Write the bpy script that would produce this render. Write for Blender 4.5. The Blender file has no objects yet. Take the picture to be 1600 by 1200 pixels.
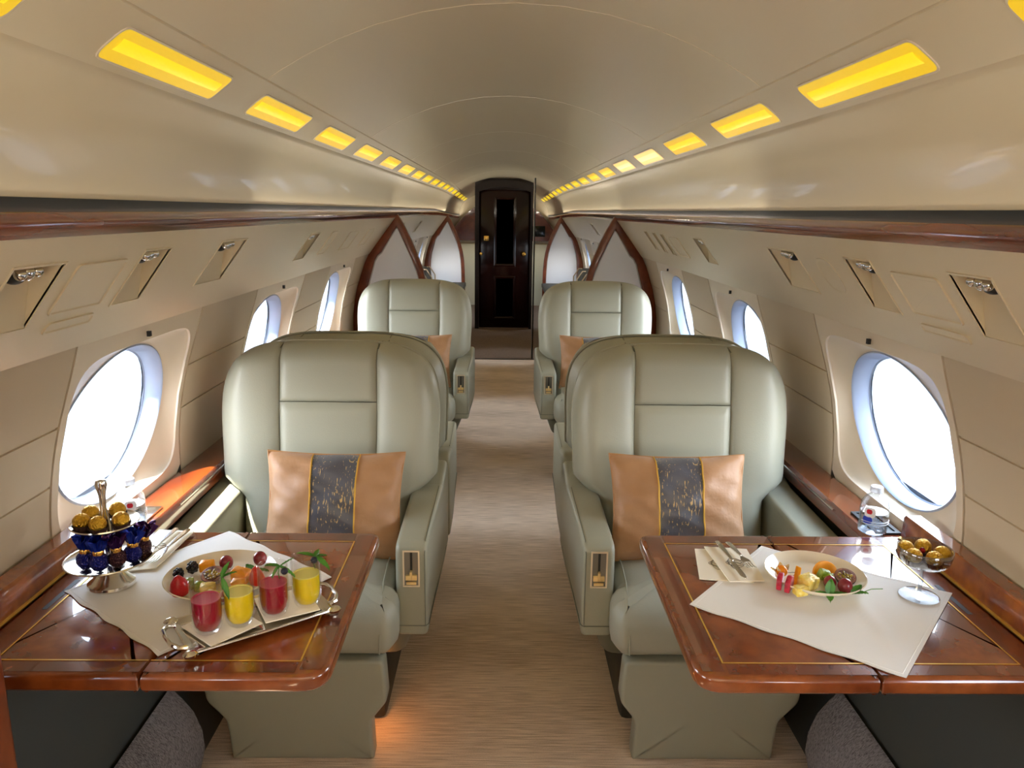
import bpy, bmesh, math, random
from mathutils import Vector, Matrix
random.seed(7)
PI = math.pi
SC = bpy.context.scene
COL = SC.collection

# ------------------------------------------------------------------ camera
XC = .025                      # the cabin's centre line, x (camera stands at x = 0)
def make_camera():
    F = 1200.0; rho = .010
    y = Vector((-15/F, 270/F, -1)).normalized()
    x = Vector((math.cos(rho), -math.sin(rho), 0)); x.z = -(x.x*y.x + x.y*y.y)/y.z; x.normalize()
    z = x.cross(y)
    m = Matrix((x, y, z)).to_4x4()
    m.translation = Vector((0, 0, 1.45))
    cd = bpy.data.cameras.new('camera'); cd.sensor_width = 36; cd.lens = F/1600*36
    cd.clip_start = .02; cd.clip_end = 3000
    c = bpy.data.objects.new('camera', cd); COL.objects.link(c); c.matrix_world = m
    SC.camera = c
make_camera()

# ------------------------------------------------------------------ world, sun, fill lights, exposure
vs = SC.view_settings
vs.view_transform = 'Standard'; vs.look = 'None'; vs.gamma = 1.0; vs.use_curve_mapping = False
vs.exposure = 0.30
SC.cycles.max_bounces = 16; SC.cycles.diffuse_bounces = 12; SC.cycles.glossy_bounces = 6
w = bpy.data.worlds.new('sky'); SC.world = w; w.use_nodes = True
wn = w.node_tree.nodes; wl = w.node_tree.links
bg = wn['Background']
tc = wn.new('ShaderNodeTexCoord'); sp = wn.new('ShaderNodeSeparateXYZ'); rm = wn.new('ShaderNodeValToRGB')
wl.new(tc.outputs['Generated'], sp.inputs[0]); wl.new(sp.outputs['Z'], rm.inputs[0]); wl.new(rm.outputs[0], bg.inputs[0])
rm.color_ramp.elements[0].position = 0.0; rm.color_ramp.elements[0].color = (1, .98, .93, 1)
rm.color_ramp.elements[1].position = .6; rm.color_ramp.elements[1].color = (.62, .78, 1, 1)
bg.inputs[1].default_value = 13.0
sd = bpy.data.lights.new('sun', 'SUN'); sd.energy = 30; sd.angle = .01; sd.color = (1, .93, .80)
so = bpy.data.objects.new('sun', sd); COL.objects.link(so)
so.rotation_euler = Vector((.42, .40, -1)).to_track_quat('-Z', 'Y').to_euler()

def area(name, loc, direction, sx, sy, power, color):
    l = bpy.data.lights.new(name, 'AREA'); l.shape = 'RECTANGLE'; l.size = sx; l.size_y = sy
    l.energy = power; l.color = color
    o = bpy.data.objects.new(name, l); COL.objects.link(o); o.location = loc
    o.rotation_euler = Vector(direction).to_track_quat('-Z', 'Z').to_euler()
    return o
# added fill for the ceiling: unseen uplight behind the camera, strips hidden in the rail
area('rear_fill', (XC, -.80, 1.30), (0, .35, 1), .9, .5, 15, (1, .95, .86))
CEIL_FILL = 2.3  # power of the added ceiling fill strips
for s in (-1, 1):
    for y0, ln, kk in ((.6, 3.2, .45), (3.5, 2.6, 1.8), (7.2, 4.7, 3.4), (11.2, 2.8, 3.0)):
        l = area('ceiling_fill', (XC + s*.7075, y0, 1.4345 - (.065 if y0 > 9 else 0)), (0, 0, 1), ln, .008, CEIL_FILL*ln/4*kk, (1, .93, .80))
        zv = Vector((s*.78, 0, -.62)); xv = Vector((0, 1, 0)); yv_ = zv.cross(xv)
        l.rotation_euler = Matrix((xv, yv_, zv)).transposed().to_euler()
# sky portals in the window openings (they add no light of their own)
for s in (-1, 1):
    for k in range(11):
        l = area('sky_portal', (XC + s*1.12, -.48+1.18*k if False else -1.66+1.18*(k+1), .93), (-s, 0, 0), .6, .45, 1, (1, 1, 1))
        l.rotation_euler = Matrix(((0, 0, s), (1, 0, 0), (0, s*1.0, 0))).to_euler() if s > 0 else Matrix(((0, 0, -1), (-1, 0, 0), (0, 1, 0))).to_euler()
        l.data.cycles.is_portal = True

# ------------------------------------------------------------------ materials
def lin(c):
    return tuple(((v/255)/12.92 if v/255 <= .04045 else ((v/255+.055)/1.055)**2.4) for v in c) + (1,)
MATS = {}
def mat(name, rgb=(200,200,200), rough=.5, metal=0, coat=0, spec=.5, emit=None, estr=0, bump=None, noise=None, trans=0, alpha=1, sub=0, sheen=0):
    """bump=(scale, strength, [stretch xyz]);  noise=(scale, rgb2, lo, hi, [stretch])"""
    if name in MATS: return MATS[name]
    m = bpy.data.materials.new(name); m.use_nodes = True
    nt = m.node_tree; N = nt.nodes; L = nt.links; b = N['Principled BSDF']
    b.inputs['Base Color'].default_value = lin(rgb); b.inputs['Roughness'].default_value = rough
    b.inputs['Metallic'].default_value = metal; b.inputs['Coat Weight'].default_value = coat
    b.inputs['Coat Roughness'].default_value = .03
    b.inputs['Specular IOR Level'].default_value = spec
    b.inputs['Transmission Weight'].default_value = trans
    b.inputs['Subsurface Weight'].default_value = sub
    if sub: b.inputs['Subsurface Radius'].default_value = (.01, .006, .004)
    if sheen: b.inputs['Sheen Weight'].default_value = sheen
    if emit:
        b.inputs['Emission Color'].default_value = lin(emit); b.inputs['Emission Strength'].default_value = estr
    tcn = N.new('ShaderNodeTexCoord')
    def tex(scale, stretch, detail=4):
        mp = N.new('ShaderNodeMapping'); mp.inputs['Scale'].default_value = stretch or (1, 1, 1)
        t = N.new('ShaderNodeTexNoise'); t.inputs['Scale'].default_value = scale; t.inputs['Detail'].default_value = detail
        L.new(tcn.outputs['Object'], mp.inputs[0]); L.new(mp.outputs[0], t.inputs[0])
        return t
    if noise:
        t = tex(noise[0], noise[4] if len(noise) > 4 else None, 5)
        r = N.new('ShaderNodeValToRGB'); L.new(t.outputs['Fac'], r.inputs[0])
        r.color_ramp.elements[0].position = noise[2]; r.color_ramp.elements[0].color = lin(rgb)
        r.color_ramp.elements[1].position = noise[3]; r.color_ramp.elements[1].color = lin(noise[1])
        L.new(r.outputs[0], b.inputs['Base Color'])
    if bump:
        t = tex(bump[0], bump[2] if len(bump) > 2 else None)
        bn = N.new('ShaderNodeBump'); bn.inputs['Strength'].default_value = bump[1]; bn.inputs['Distance'].default_value = .01
        L.new(t.outputs['Fac'], bn.inputs['Height']); L.new(bn.outputs[0], b.inputs['Normal'])
    MATS[name] = m
    return m
def glassy(name, tint=(1, 1, 1), refl=.25, rough=.0, through=.95):
    if name in MATS: return MATS[name]
    m = bpy.data.materials.new(name); m.use_nodes = True
    nt = m.node_tree; N = nt.nodes; L = nt.links
    for n in list(N): N.remove(n)
    o = N.new('ShaderNodeOutputMaterial'); mx = N.new('ShaderNodeMixShader'); t = N.new('ShaderNodeBsdfTransparent'); g = N.new('ShaderNodeBsdfGlossy')
    t.inputs[0].default_value = tuple(v*through for v in tint) + (1,); g.inputs['Roughness'].default_value = rough
    lw = N.new('ShaderNodeLayerWeight'); lw.inputs[0].default_value = refl
    ad = N.new('ShaderNodeMath'); ad.operation = 'MULTIPLY_ADD'; ad.inputs[1].default_value = .9; ad.inputs[2].default_value = .04
    L.new(lw.outputs['Facing'], ad.inputs[0]); L.new(ad.outputs[0], mx.inputs[0])
    L.new(t.outputs[0], mx.inputs[1]); L.new(g.outputs[0], mx.inputs[2]); L.new(mx.outputs[0], o.inputs[0])
    MATS[name] = m
    return m
def burl(name, a, b_, scale=7, rough=.12, stretch=(1, 1, 1), coat=1.0):
    if name in MATS: return MATS[name]
    m = mat(name, a, rough=rough+.1, coat=coat, noise=(scale, b_, .32, .68, stretch))
    nt = m.node_tree; N = nt.nodes; L = nt.links; b = N['Principled BSDF']
    t = N.new('ShaderNodeTexNoise'); t.inputs['Scale'].default_value = scale*3; t.inputs['Detail'].default_value = 6; t.inputs['Distortion'].default_value = .6
    mp = N.new('ShaderNodeMapping'); mp.inputs['Scale'].default_value = stretch
    tcn = [n for n in N if n.type == 'TEX_COORD'][0]
    L.new(tcn.outputs['Object'], mp.inputs[0]); L.new(mp.outputs[0], t.inputs[0])
    r = N.new('ShaderNodeValToRGB'); r.color_ramp.elements[0].position = .35; r.color_ramp.elements[0].color = (.45, .4, .35, 1)
    r.color_ramp.elements[1].position = .62; r.color_ramp.elements[1].color = (1, 1, 1, 1)
    L.new(t.outputs['Fac'], r.inputs[0])
    mx = N.new('ShaderNodeMix'); mx.data_type = 'RGBA'; mx.blend_type = 'MULTIPLY'; mx.inputs[0].default_value = .4
    src = b.inputs['Base Color'].links[0].from_socket
    L.new(src, mx.inputs[6]); L.new(r.outputs[0], mx.inputs[7]); L.new(mx.outputs[2], b.inputs['Base Color'])
    return m
cream = mat('cream_laminate', (216, 202, 172), rough=.30, spec=.5)
ceilm = mat('cream_gloss_headliner', (226, 213, 182), rough=.24, spec=.6, coat=.25)
creamwall = mat('cream_sidewall', (205, 190, 165), rough=.45, spec=.3)
bezelm = mat('cream_bezel', (226, 212, 190), rough=.30, spec=.5)
black = mat('black_rubber', (26, 28, 27), rough=.5)
dark = mat('dark_void', (10, 9, 8), rough=.9)
railwood = burl('lacquered_cherry', (92, 34, 12), (150, 72, 28), 9, stretch=(1, .25, 1))
tablewood = burl('lacquered_burl_walnut', (104, 44, 16), (152, 80, 36), 9)
tableedge = burl('lacquered_edge_walnut', (90, 34, 12), (132, 62, 26), 14, stretch=(1, .6, 1))
darkwood = burl('dark_mahogany', (20, 5, 3), (32, 9, 5), 3, rough=.05, coat=0)
darkwood.node_tree.nodes['Principled BSDF'].inputs['Specular IOR Level'].default_value = .25
framewood = burl('cherry_frame', (98, 40, 16), (132, 62, 28), 8, rough=.25, coat=.35)
jamb_m = mat('jamb_brown', (20, 9, 5), rough=.4, spec=.25)
leather = mat('sage_leather', (160, 160, 143), rough=.38, spec=.45, bump=(260, .06))
leather_s = mat('sage_leather_plain', (156, 156, 138), rough=.4, spec=.4, bump=(260, .06))
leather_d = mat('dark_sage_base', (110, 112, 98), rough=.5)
gold = mat('brass', (222, 178, 92), rough=.22, metal=1)
nickel = mat('pale_nickel', (232, 220, 196), rough=.3, metal=.7)
goldline = mat('brass_inlay', (225, 180, 80), rough=.35, metal=.6)
chrome = mat('chrome', (215, 212, 205), rough=.12, metal=1)
silver = mat('silverware', (225, 220, 210), rough=.14, metal=1)
steel = mat('satin_steel', (130, 130, 124), rough=.3, metal=1)
tan = mat('tan_satin', (162, 118, 78), rough=.5, spec=.5, sheen=.3, noise=(6, (182, 138, 98), .35, .65), bump=(11, .8))
linen = mat('white_linen', (232, 230, 226), rough=.85, bump=(14, .15))
paper = mat('paper_napkin', (238, 230, 212), rough=.9)
china = mat('glazed_china', (232, 222, 200), rough=.12, coat=.4)
grey_mirror = mat('pearl_grey_laminate', (236, 236, 240), rough=.25, metal=.0, coat=.5)
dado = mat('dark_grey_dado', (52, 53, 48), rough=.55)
greyfab = mat('grey_fabric', (84, 86, 88), rough=.9, bump=(120, .3))
creamfab = mat('cream_fabric', (205, 186, 158), rough=.85)
glass = glassy('clear_glass', refl=.08, through=.98); coupeglass = glassy('crystal_glass', tint=(.80, .82, .84), refl=.36); pane = glassy('window_pane', refl=.05, through=.97)
plastic = glassy('clear_plastic', tint=(.97, .98, 1), refl=.25, through=.93)

def ribbed(name, c1, c2, sy, sx):
    m = bpy.data.materials.new(name); m.use_nodes = True
    nt = m.node_tree; N = nt.nodes; L = nt.links; b = N['Principled BSDF']
    b.inputs['Roughness'].default_value = .95; b.inputs['Specular IOR Level'].default_value = .1
    tcn = N.new('ShaderNodeTexCoord')
    def nz(scale, st, det=3):
        mp = N.new('ShaderNodeMapping'); mp.inputs['Scale'].default_value = st
        t = N.new('ShaderNodeTexNoise'); t.inputs['Scale'].default_value = scale; t.inputs['Detail'].default_value = det
        L.new(tcn.outputs['Object'], mp.inputs[0]); L.new(mp.outputs[0], t.inputs[0]); return t
    a = nz(1, (sx, sy, sx)); c = nz(1.2, (1, 3, 1), 2); f = nz(400, (1, 1, 1), 1)
    ma = N.new('ShaderNodeMath'); ma.operation = 'MULTIPLY_ADD'; ma.inputs[1].default_value = .35; L.new(c.outputs[0], ma.inputs[0]); 
    m2 = N.new('ShaderNodeMath'); m2.operation = 'MULTIPLY_ADD'; m2.inputs[1].default_value = .25; L.new(f.outputs[0], m2.inputs[0])
    m3 = N.new('ShaderNodeMath'); m3.operation = 'MULTIPLY'; m3.inputs[1].default_value = .65; L.new(a.outputs[0], m3.inputs[0])
    L.new(m3.outputs[0], m2.inputs[2]); L.new(m2.outputs[0], ma.inputs[2])
    r = N.new('ShaderNodeValToRGB'); L.new(ma.outputs[0], r.inputs[0])
    r.color_ramp.elements[0].position = .47; r.color_ramp.elements[0].color = lin(c1)
    r.color_ramp.elements[1].position = .72; r.color_ramp.elements[1].color = lin(c2)
    L.new(r.outputs[0], b.inputs['Base Color'])
    bn = N.new('ShaderNodeBump'); bn.inputs['Strength'].default_value = .5; bn.inputs['Distance'].default_value = .004
    L.new(a.outputs[0], bn.inputs['Height']); L.new(bn.outputs[0], b.inputs['Normal'])
    return m
carpet = ribbed('ribbed_carpet', (184, 158, 132), (240, 216, 190), 230, 9)
kickcarpet = ribbed('grey_speckled_carpet', (74, 69, 67), (134, 128, 126), 420, 120)

# ------------------------------------------------------------------ mesh helpers
class MB:
    def __init__(s): s.v = []; s.f = []
    def add(s, vs_, fs):
        n = len(s.v); s.v += [tuple(v) for v in vs_]; s.f += [tuple(i+n for i in f) for f in fs]; return s
    def grid(s, fn, nu, nv, closeu=False):
        n = len(s.v)
        for j in range(nv+1):
            for i in range(nu + (0 if closeu else 1)):
                s.v.append(tuple(fn(i/nu, j/nv)))
        W_ = nu if closeu else nu+1
        for j in range(nv):
            for i in range(nu):
                a = n+j*W_+i; b = n+j*W_+(i+1) % W_
                s.f.append((a, b, b+W_, a+W_))
        return s
    def box(s, x0, x1, y0, y1, z0, z1):
        return s.add([(x0,y0,z0),(x1,y0,z0),(x1,y1,z0),(x0,y1,z0),(x0,y0,z1),(x1,y0,z1),(x1,y1,z1),(x0,y1,z1)],
                     [(0,3,2,1),(4,5,6,7),(0,1,5,4),(1,2,6,5),(2,3,7,6),(3,0,4,7)])
    def rings(s, rs, cap0=True, cap1=True):
        n0 = len(s.v); n = len(rs[0])
        for r in rs: s.v += [tuple(p) for p in r]
        for k in range(len(rs)-1):
            for i in range(n):
                a = n0+k*n+i; b = n0+k*n+(i+1) % n
                s.f.append((a, b, b+n, a+n))
        if cap0: s.f.append(tuple(n0+i for i in reversed(range(n))))
        if cap1: s.f.append(tuple(n0+(len(rs)-1)*n+i for i in range(n)))
        return s
    def lathe(s, prof, n=32, c=(0,0,0), sx=1, sy=1, flute=None):
        rs = []
        for r, z in prof:
            ring = []
            for i in range(n):
                a = 2*PI*i/n; rr = r*(1+(flute[1]*math.cos(flute[0]*a) if flute else 0))
                ring.append((c[0]+rr*math.cos(a)*sx, c[1]+rr*math.sin(a)*sy, c[2]+z))
            rs.append(ring)
        return s.rings(rs, prof[0][0] > 1e-6 or True, True)
    def tube(s, pts, r, n=8, cap=True):
        pts = [Vector(p) for p in pts]; rs = []
        up = Vector((0, 0, 1)) if abs((pts[1]-pts[0]).normalized().z) < .9 else Vector((1, 0, 0))
        for i, p in enumerate(pts):
            d = (pts[min(i+1, len(pts)-1)]-pts[max(i-1, 0)]).normalized()
            a = d.cross(up).normalized(); up = a.cross(d).normalized()
            rr = r[i] if isinstance(r, (list, tuple)) else r
            rs.append([p + (a*math.cos(2*PI*k/n) + up*math.sin(2*PI*k/n))*rr for k in range(n)])
        return s.rings(rs, cap, cap)
    def ball(s, c, r, nu=16, nv=10, jit=0, sc=(1,1,1)):
        rs = []
        for j in range(nv+1):
            t = PI*(j/nv); t = max(.02, min(PI-.02, t))
            rs.append([(c[0]+sc[0]*q*math.sin(t)*math.cos(2*PI*i/nu), c[1]+sc[1]*q*math.sin(t)*math.sin(2*PI*i/nu), c[2]-sc[2]*q*math.cos(t))
                       for i in range(nu) for q in [r*(1+random.uniform(-jit, jit))]])
        return s.rings(rs)
    def build(s, name, m, parent=None, smooth=True, bevel=0, seg=2, angle=.6, tf=None, fix=True):
        me = bpy.data.meshes.new(name); me.from_pydata([tf(*v) if tf else v for v in s.v], [], s.f)
        bm = bmesh.new(); bm.from_mesh(me)
        if fix:
            bmesh.ops.recalc_face_normals(bm, faces=bm.faces)
        if bevel:
            es = [e for e in bm.edges if len(e.link_faces) == 2 and e.calc_face_angle(0) > angle]
            bmesh.ops.bevel(bm, geom=es, offset=bevel, segments=seg, affect='EDGES', profile=.5)
        if smooth:
            for f in bm.faces: f.smooth = True
            for e in bm.edges:
                if len(e.link_faces) == 2 and e.calc_face_angle(0) > .75: e.smooth = False
        bm.to_mesh(me); bm.free()
        me.materials.append(m)
        o = bpy.data.objects.new(name, me); COL.objects.link(o)
        if parent: o.parent = parent
        return o
def norm2(pts):
    out = []; n = len(pts)
    for i in range(n):
        ax, ay = pts[i-1]; bx, by = pts[(i+1) % n]; dx, dy = bx-ax, by-ay; l = math.hypot(dx, dy) or 1
        out.append((dy/l, -dx/l))
    return out
def area2(p): return sum(p[i-1][0]*p[i][1]-p[i][0]*p[i-1][1] for i in range(len(p)))/2
def roundpoly(pts, r, seg=5):
    """polygon with corner radii -> dense CCW outline. r number or list"""
    if area2(pts) < 0:
        pts = pts[::-1]
        if isinstance(r, (list, tuple)): r = r[::-1]
    out = []; n = len(pts)
    for i in range(n):
        p = Vector(pts[i]); a = Vector(pts[i-1])-p; b = Vector(pts[(i+1) % n])-p
        rr = r[i] if isinstance(r, (list, tuple)) else r
        if rr <= 0: out.append(tuple(p)); continue
        la, lb = a.length, b.length; a.normalize(); b.normalize()
        ang = a.angle(b); t = min(rr/math.tan(ang/2), la*.48, lb*.48)
        p0 = p+a*t; p1 = p+b*t
        for k in range(seg+1):
            u = k/seg; out.append(tuple(p0*(1-u)**2 + p*2*u*(1-u) + p1*u*u))
    return out
def dense(pts, d=.03):
    out = []; n = len(pts)
    for i in range(n):
        a = Vector(pts[i]); b = Vector(pts[(i+1) % n]); k = max(1, int((b-a).length/d))
        for j in range(k): out.append(tuple(a.lerp(b, j/k)))
    return out
def puff(mb, outline, h0, h1, r, bulge=0, caps=6, seg=4, bulge0=0):
    """plate from a 2-D outline, both rims rounded with radius r, top swelling by bulge; coordinates (a, b, height)"""
    o = outline if area2(outline) > 0 else outline[::-1]
    o = dense(o); nn = norm2(o); cx = sum(p[0] for p in o)/len(o); cy = sum(p[1] for p in o)/len(o)
    rs = []
    def ring(ins, h): return [(p[0]-q[0]*ins, p[1]-q[1]*ins, h) for p, q in zip(o, nn)]
    inner = ring(r, 0)
    def cap(h, bl, ks): return [[(cx+(p[0]-cx)*k, cy+(p[1]-cy)*k, h+bl*(1-k*k)) for p in inner] for k in ks]
    ks = [(i+.15)/caps for i in range(caps)]
    rs += cap(h0, -bulge0, ks)
    for i in range(seg+1):
        t = PI/2*i/seg; rs.append(ring(r*(1-math.sin(t)), h0+r*(1-math.cos(t))))
    for i in range(seg+1):
        t = PI/2*i/seg; rs.append(ring(r*(1-math.cos(t)), h1-r+r*math.sin(t)))
    rs += cap(h1, bulge, ks[::-1])
    mb.rings(rs)
    return mb
def thing(name, label, cat, loc=(0,0,0), rz=0, group=None, kind=None):
    o = bpy.data.objects.new(name, None); COL.objects.link(o); o.location = loc; o.rotation_euler = (0, 0, rz)
    o.empty_display_size = .05
    return tag(o, label, cat, group, kind)
def tag(o, label=None, cat=None, group=None, kind=None):
    if label: o['label'] = label
    if cat: o['category'] = cat
    if group: o['group'] = group
    if kind: o['kind'] = kind
    return o
def kids(o): return [c for c in COL.objects if c.parent == o]
def copy_tree(o, label=None, parent=None):
    c = o.copy(); COL.objects.link(c); c.parent = parent
    if label: c['label'] = label
    for k in kids(o): copy_tree(k, None, c)
    return c
def interp(tab, x):
    if x <= tab[0][0]: return tab[0][1]
    for (a, va), (b, vb) in zip(tab, tab[1:]):
        if x <= b: return va+(vb-va)*(x-a)/(b-a)
    return tab[-1][1]
def sstep(a, b, x):
    t = max(0, min(1, (x-a)/(b-a))); return t*t*(3-2*t)

# ------------------------------------------------------------------ cabin shell
Y0, Y1 = -1.3, 12.8
WP = [(0,.82),(.12,.83),(.25,.848),(.45,.935),(.6,.98),(.70,.987),(.78,.984),(.86,.974),(.93,.960),(1.0,.941),(1.06,.920),(1.12,.899),(1.18,.880),(1.24,.865)]
def W(z):                     # cabin half width at height z, smoothed
    return (interp(WP, z-.03)+interp(WP, z)+interp(WP, z+.03))/3
def drop(y): return -.065*sstep(7.5, 12.6, y)
def lx(s, x): return XC+s*x
fl = MB(); fl.grid(lambda u, v: (lx(1, -1.05+2.1*u), Y0+(Y1-Y0)*v, 0), 2, 12)
tag(fl.build('floor', carpet, fix=False), kind='structure')
# ceiling: profile by arc, with notches for the seams
def ceil_profile():
    R = .97; zc = .91; half = []
    xs = [0, .1, .2, .3, .38, .45, .5, .5335, .5345, .5365, .5375, .55, .58, .61, .6265, .6273, .629, .6298, .64]
    for x in xs:
        z = zc+math.sqrt(R*R-x*x); nt_ = .006 if x in (.5345, .5365) else (.004 if x in (.6273, .629) else 0)
        half.append((x, z+nt_))
    half += [(.662, 1.618), (.680, 1.592), (.696, 1.558), (.706, 1.52), (.712, 1.49), (.7145, 1.456)]
    return [(-x, z) for x, z in half[:0:-1]] + half
CP = ceil_profile()
ys = []; y = Y0
cross = [-.93+1.345*k for k in range(11)]          # seams of the centre panels, one at y = 1.76
yv = sorted([(Y0, 0), (Y1, 0)] + [(Y0+.35*k, 0) for k in range(1, 40) if Y0+.35*k < Y1-.1 and all(abs(Y0+.35*k-c) > .02 for c in cross)]
            + [(c+d, n) for c in cross if c < Y1-.1 for d, n in ((-.003, 0), (-.0022, 1), (.0022, 1), (.003, 0))])
cm = MB(); n = len(CP)
for yy, nt_ in yv:
    for x, z in CP:
        cm.v.append((XC+x, yy, z+(.006 if nt_ and abs(x) < .533 else 0)+drop(yy)))
for j in range(len(yv)-1):
    for i in range(n-1): cm.f.append((j*n+i, j*n+i+1, (j+1)*n+i+1, (j+1)*n+i))
ceil_o = tag(cm.build('ceiling', ceilm), kind='structure')
# belt rail: black gap strip and glossy wood rail
def sweep(mb, prof, s, y0, y1, ny=1, dr=True, closed=True):
    rs = []
    for j in range(ny+1):
        y = y0+(y1-y0)*j/ny
        rs.append([(lx(s, x), y, z+(drop(y) if dr else 0)) for x, z in prof])
    if closed: return mb.rings(rs)
    nn = len(prof); k = len(mb.v)
    for r in rs: mb.v += r
    for j in range(ny):
        for i in range(nn-1): mb.f.append((k+j*nn+i, k+j*nn+i+1, k+(j+1)*nn+i+1, k+(j+1)*nn+i))
    return mb
for s, side in ((-1, 'left'), (1, 'right')):
    m = MB(); sweep(m, [(.712, 1.461), (.712, 1.436), (.74, 1.436), (.74, 1.461)], s, Y0, Y1, 30)
    t = tag(m.build('trim_%d' % (1 if s < 0 else 2), black), kind='structure')
    m = MB(); sweep(m, [(.700, 1.441), (.688, 1.440), (.682, 1.431), (.684, 1.416), (.694, 1.403), (.725, 1.403), (.725, 1.422), (.704, 1.422), (.703, 1.440)], s, Y0, Y1, 30)  # back of the rail cut as an added trough hiding the ceiling fill strips
    tag(m.build('trim_%d' % (3 if s < 0 else 4), railwood), kind='structure')

# overhead service panel: plane from (.69,1.408) to (.865,1.18)
PA = Vector((.692, 1.410)); PB = Vector((.867, 1.176)); PT = (PB-PA).normalized(); PL = (PB-PA).length
PN = Vector((-PT.y, PT.x))          # outward into the wall? choose sign so that +depth goes outboard/up
if PN.x < 0: PN = -PN
def psu(s, y, t, depth=0):
    p = PA+PT*t+PN*depth
    return (lx(s, p.x), y, p.y+drop(y))
RECESS = {-1: [(1.127, 1.262, .064, .196, 0), (1.540, 1.660, .057, .190, 0), (1.965, 2.150, .055, .190, 0), (2.903, 3.040, .065, .185, 1), (5.55, 5.7, .065, .185, 0), (6.8, 6.95, .065, .185, 0)],
          1: [(1.185, 1.302, .067, .199, 0), (1.585, 1.705, .064, .196, 0), (2.008, 2.208, .066, .196, 1), (2.962, 3.09, .067, .184, 1), (5.4, 5.55, .065, .185, 0), (6.6, 6.75, .065, .185, 0)]}
def stair_recess(s): return [(3.69+.001, 3.76, .072, .19), (3.88, 3.95, .07, .186), (4.10, 4.17, .067, .184)] if s > 0 else []
for s in (-1, 1):
    holes = [r[:4] for r in RECESS[s]] + stair_recess(s)
    ysb = sorted({Y0, Y1} | {h[0] for h in holes} | {h[1] for h in holes} | {7.5+.5*k for k in range(11)})
    m = MB()
    for a, b in zip(ysb, ysb[1:]):
        hs = [h for h in holes if abs(h[0]-a) < 1e-6]
        ts = [(0, hs[0][2]), (hs[0][3], PL)] if hs else [(0, PL)]
        for t0, t1 in ts: m.add([psu(s, a, t0), psu(s, b, t0), psu(s, b, t1), psu(s, a, t1)], [(0, 1, 2, 3)])
    # lower lip folding back to the wall
    for a, b in zip(ysb, ysb[1:]):
        m.add([psu(s, a, PL), psu(s, b, PL), psu(s, b, PL, .02), psu(s, a, PL, .02)], [(0, 1, 2, 3)])
    tag(m.build('trim_%d' % (5 if s < 0 else 6), cream, smooth=False), kind='structure')

def pocket(mb, s, y0, y1, t0, t1, D):
    p = lambda y, t, d: psu(s, y, t, d)
    mb.add([p(y0,t0,0), p(y1,t0,0), p(y1,t1,0), p(y0,t1,0), p(y0,t0+.012,D), p(y1,t0+.012,D)],
           [(0,1,5,4), (4,5,2,3), (0,4,3), (1,2,5)])
    return mb
def lip(mb, s, y0, y1, t0, t1, w_=.004, h=-.002):
    o = [(y0, t0), (y1, t0), (y1, t1), (y0, t1)]; i = [(y0-w_, t0-w_), (y1+w_, t0-w_), (y1+w_, t1+w_), (y0-w_, t1+w_)]
    v = [psu(s, a, b, h) for a, b in o]+[psu(s, a, b, h) for a, b in i]+[psu(s, a, b, .003) for a, b in o]+[psu(s, a, b, .001) for a, b in i]
    f = []
    for k in range(4):
        q = (k+1) % 4; f += [(k, q, q+4, k+4), (k, k+8, q+8, q), (k+4, q+4, q+12, k+12)]
    mb.add(v, f); return mb
NM = {-1: ['nearest the camera, far left edge', 'beside the square flap, second from the front', 'under the streaked ceiling, third from the front', 'near the left wooden arch', 'past the first left arch', 'deep in the aft left cabin'],
      1: ['nearest the camera, far right edge', 'between the round outline and the square flap', 'with a small dark grille, third from the front', 'near the right wooden arch', 'past the first right arch', 'deep in the aft right cabin']}
for s in (-1, 1):
    for k, (a, b, t0, t1, gr) in enumerate(RECESS[s]):
        sd_ = 'left' if s < 0 else 'right'
        t = thing('reading_light', 'recessed %s overhead reading light %s' % (sd_, NM[s][k]), 'reading light', (0, 0, 0))
        m = MB(); pocket(m, s, a, b, t0, t1, .055); m.build('pocket', cream, t, smooth=False)
        m = MB(); lip(m, s, a, b, t0, t1); m.build('rim', cream, t, smooth=False)
        cy = (a+b)/2; m = MB()
        for dy, dt, dd, r in ((-.024, .020, .008, .010), (.020, .018, .010, .010), (0, .022, .014, .014)):
            c = psu(s, cy+dy, t0+dt, dd); m.ball(c, r, 12, 8)
        m.build('chrome_nozzle', chrome, t)
        m = MB(); m.ball(psu(s, cy-.004, t0+.038, .022), .014, 12, 8, sc=(1, 1.5, .8)); m.build('lens', black, t)
        if gr:
            m = MB(); p = psu(s, cy+.02, t1-.03, .012)
            for q in range(3):
                v = [psu(s, cy-.012+q*.016+e, t1-.040+f_, .012+.35*(.04-f_)-.004) for e, f_ in ((0, 0), (.011, 0), (.011, .022), (0, .022))]
                m.add(v, [(0, 1, 2, 3)])
            m.build('grille', dark, t, smooth=False)
    for k, (a, b, t0, t1) in enumerate(stair_recess(s)):
        m = MB(); pocket(m, s, a, b, t0, t1, .04); lip(m, s, a, b, t0, t1, .004)
        tag(m.build('finger_recess', cream, smooth=False), 'narrow wedge recess in the far right overhead panel, %s' % ('nearest one', 'middle one', 'one closest to the wooden arch')[k], 'recess', 'wedge recesses near the right arch')
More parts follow.
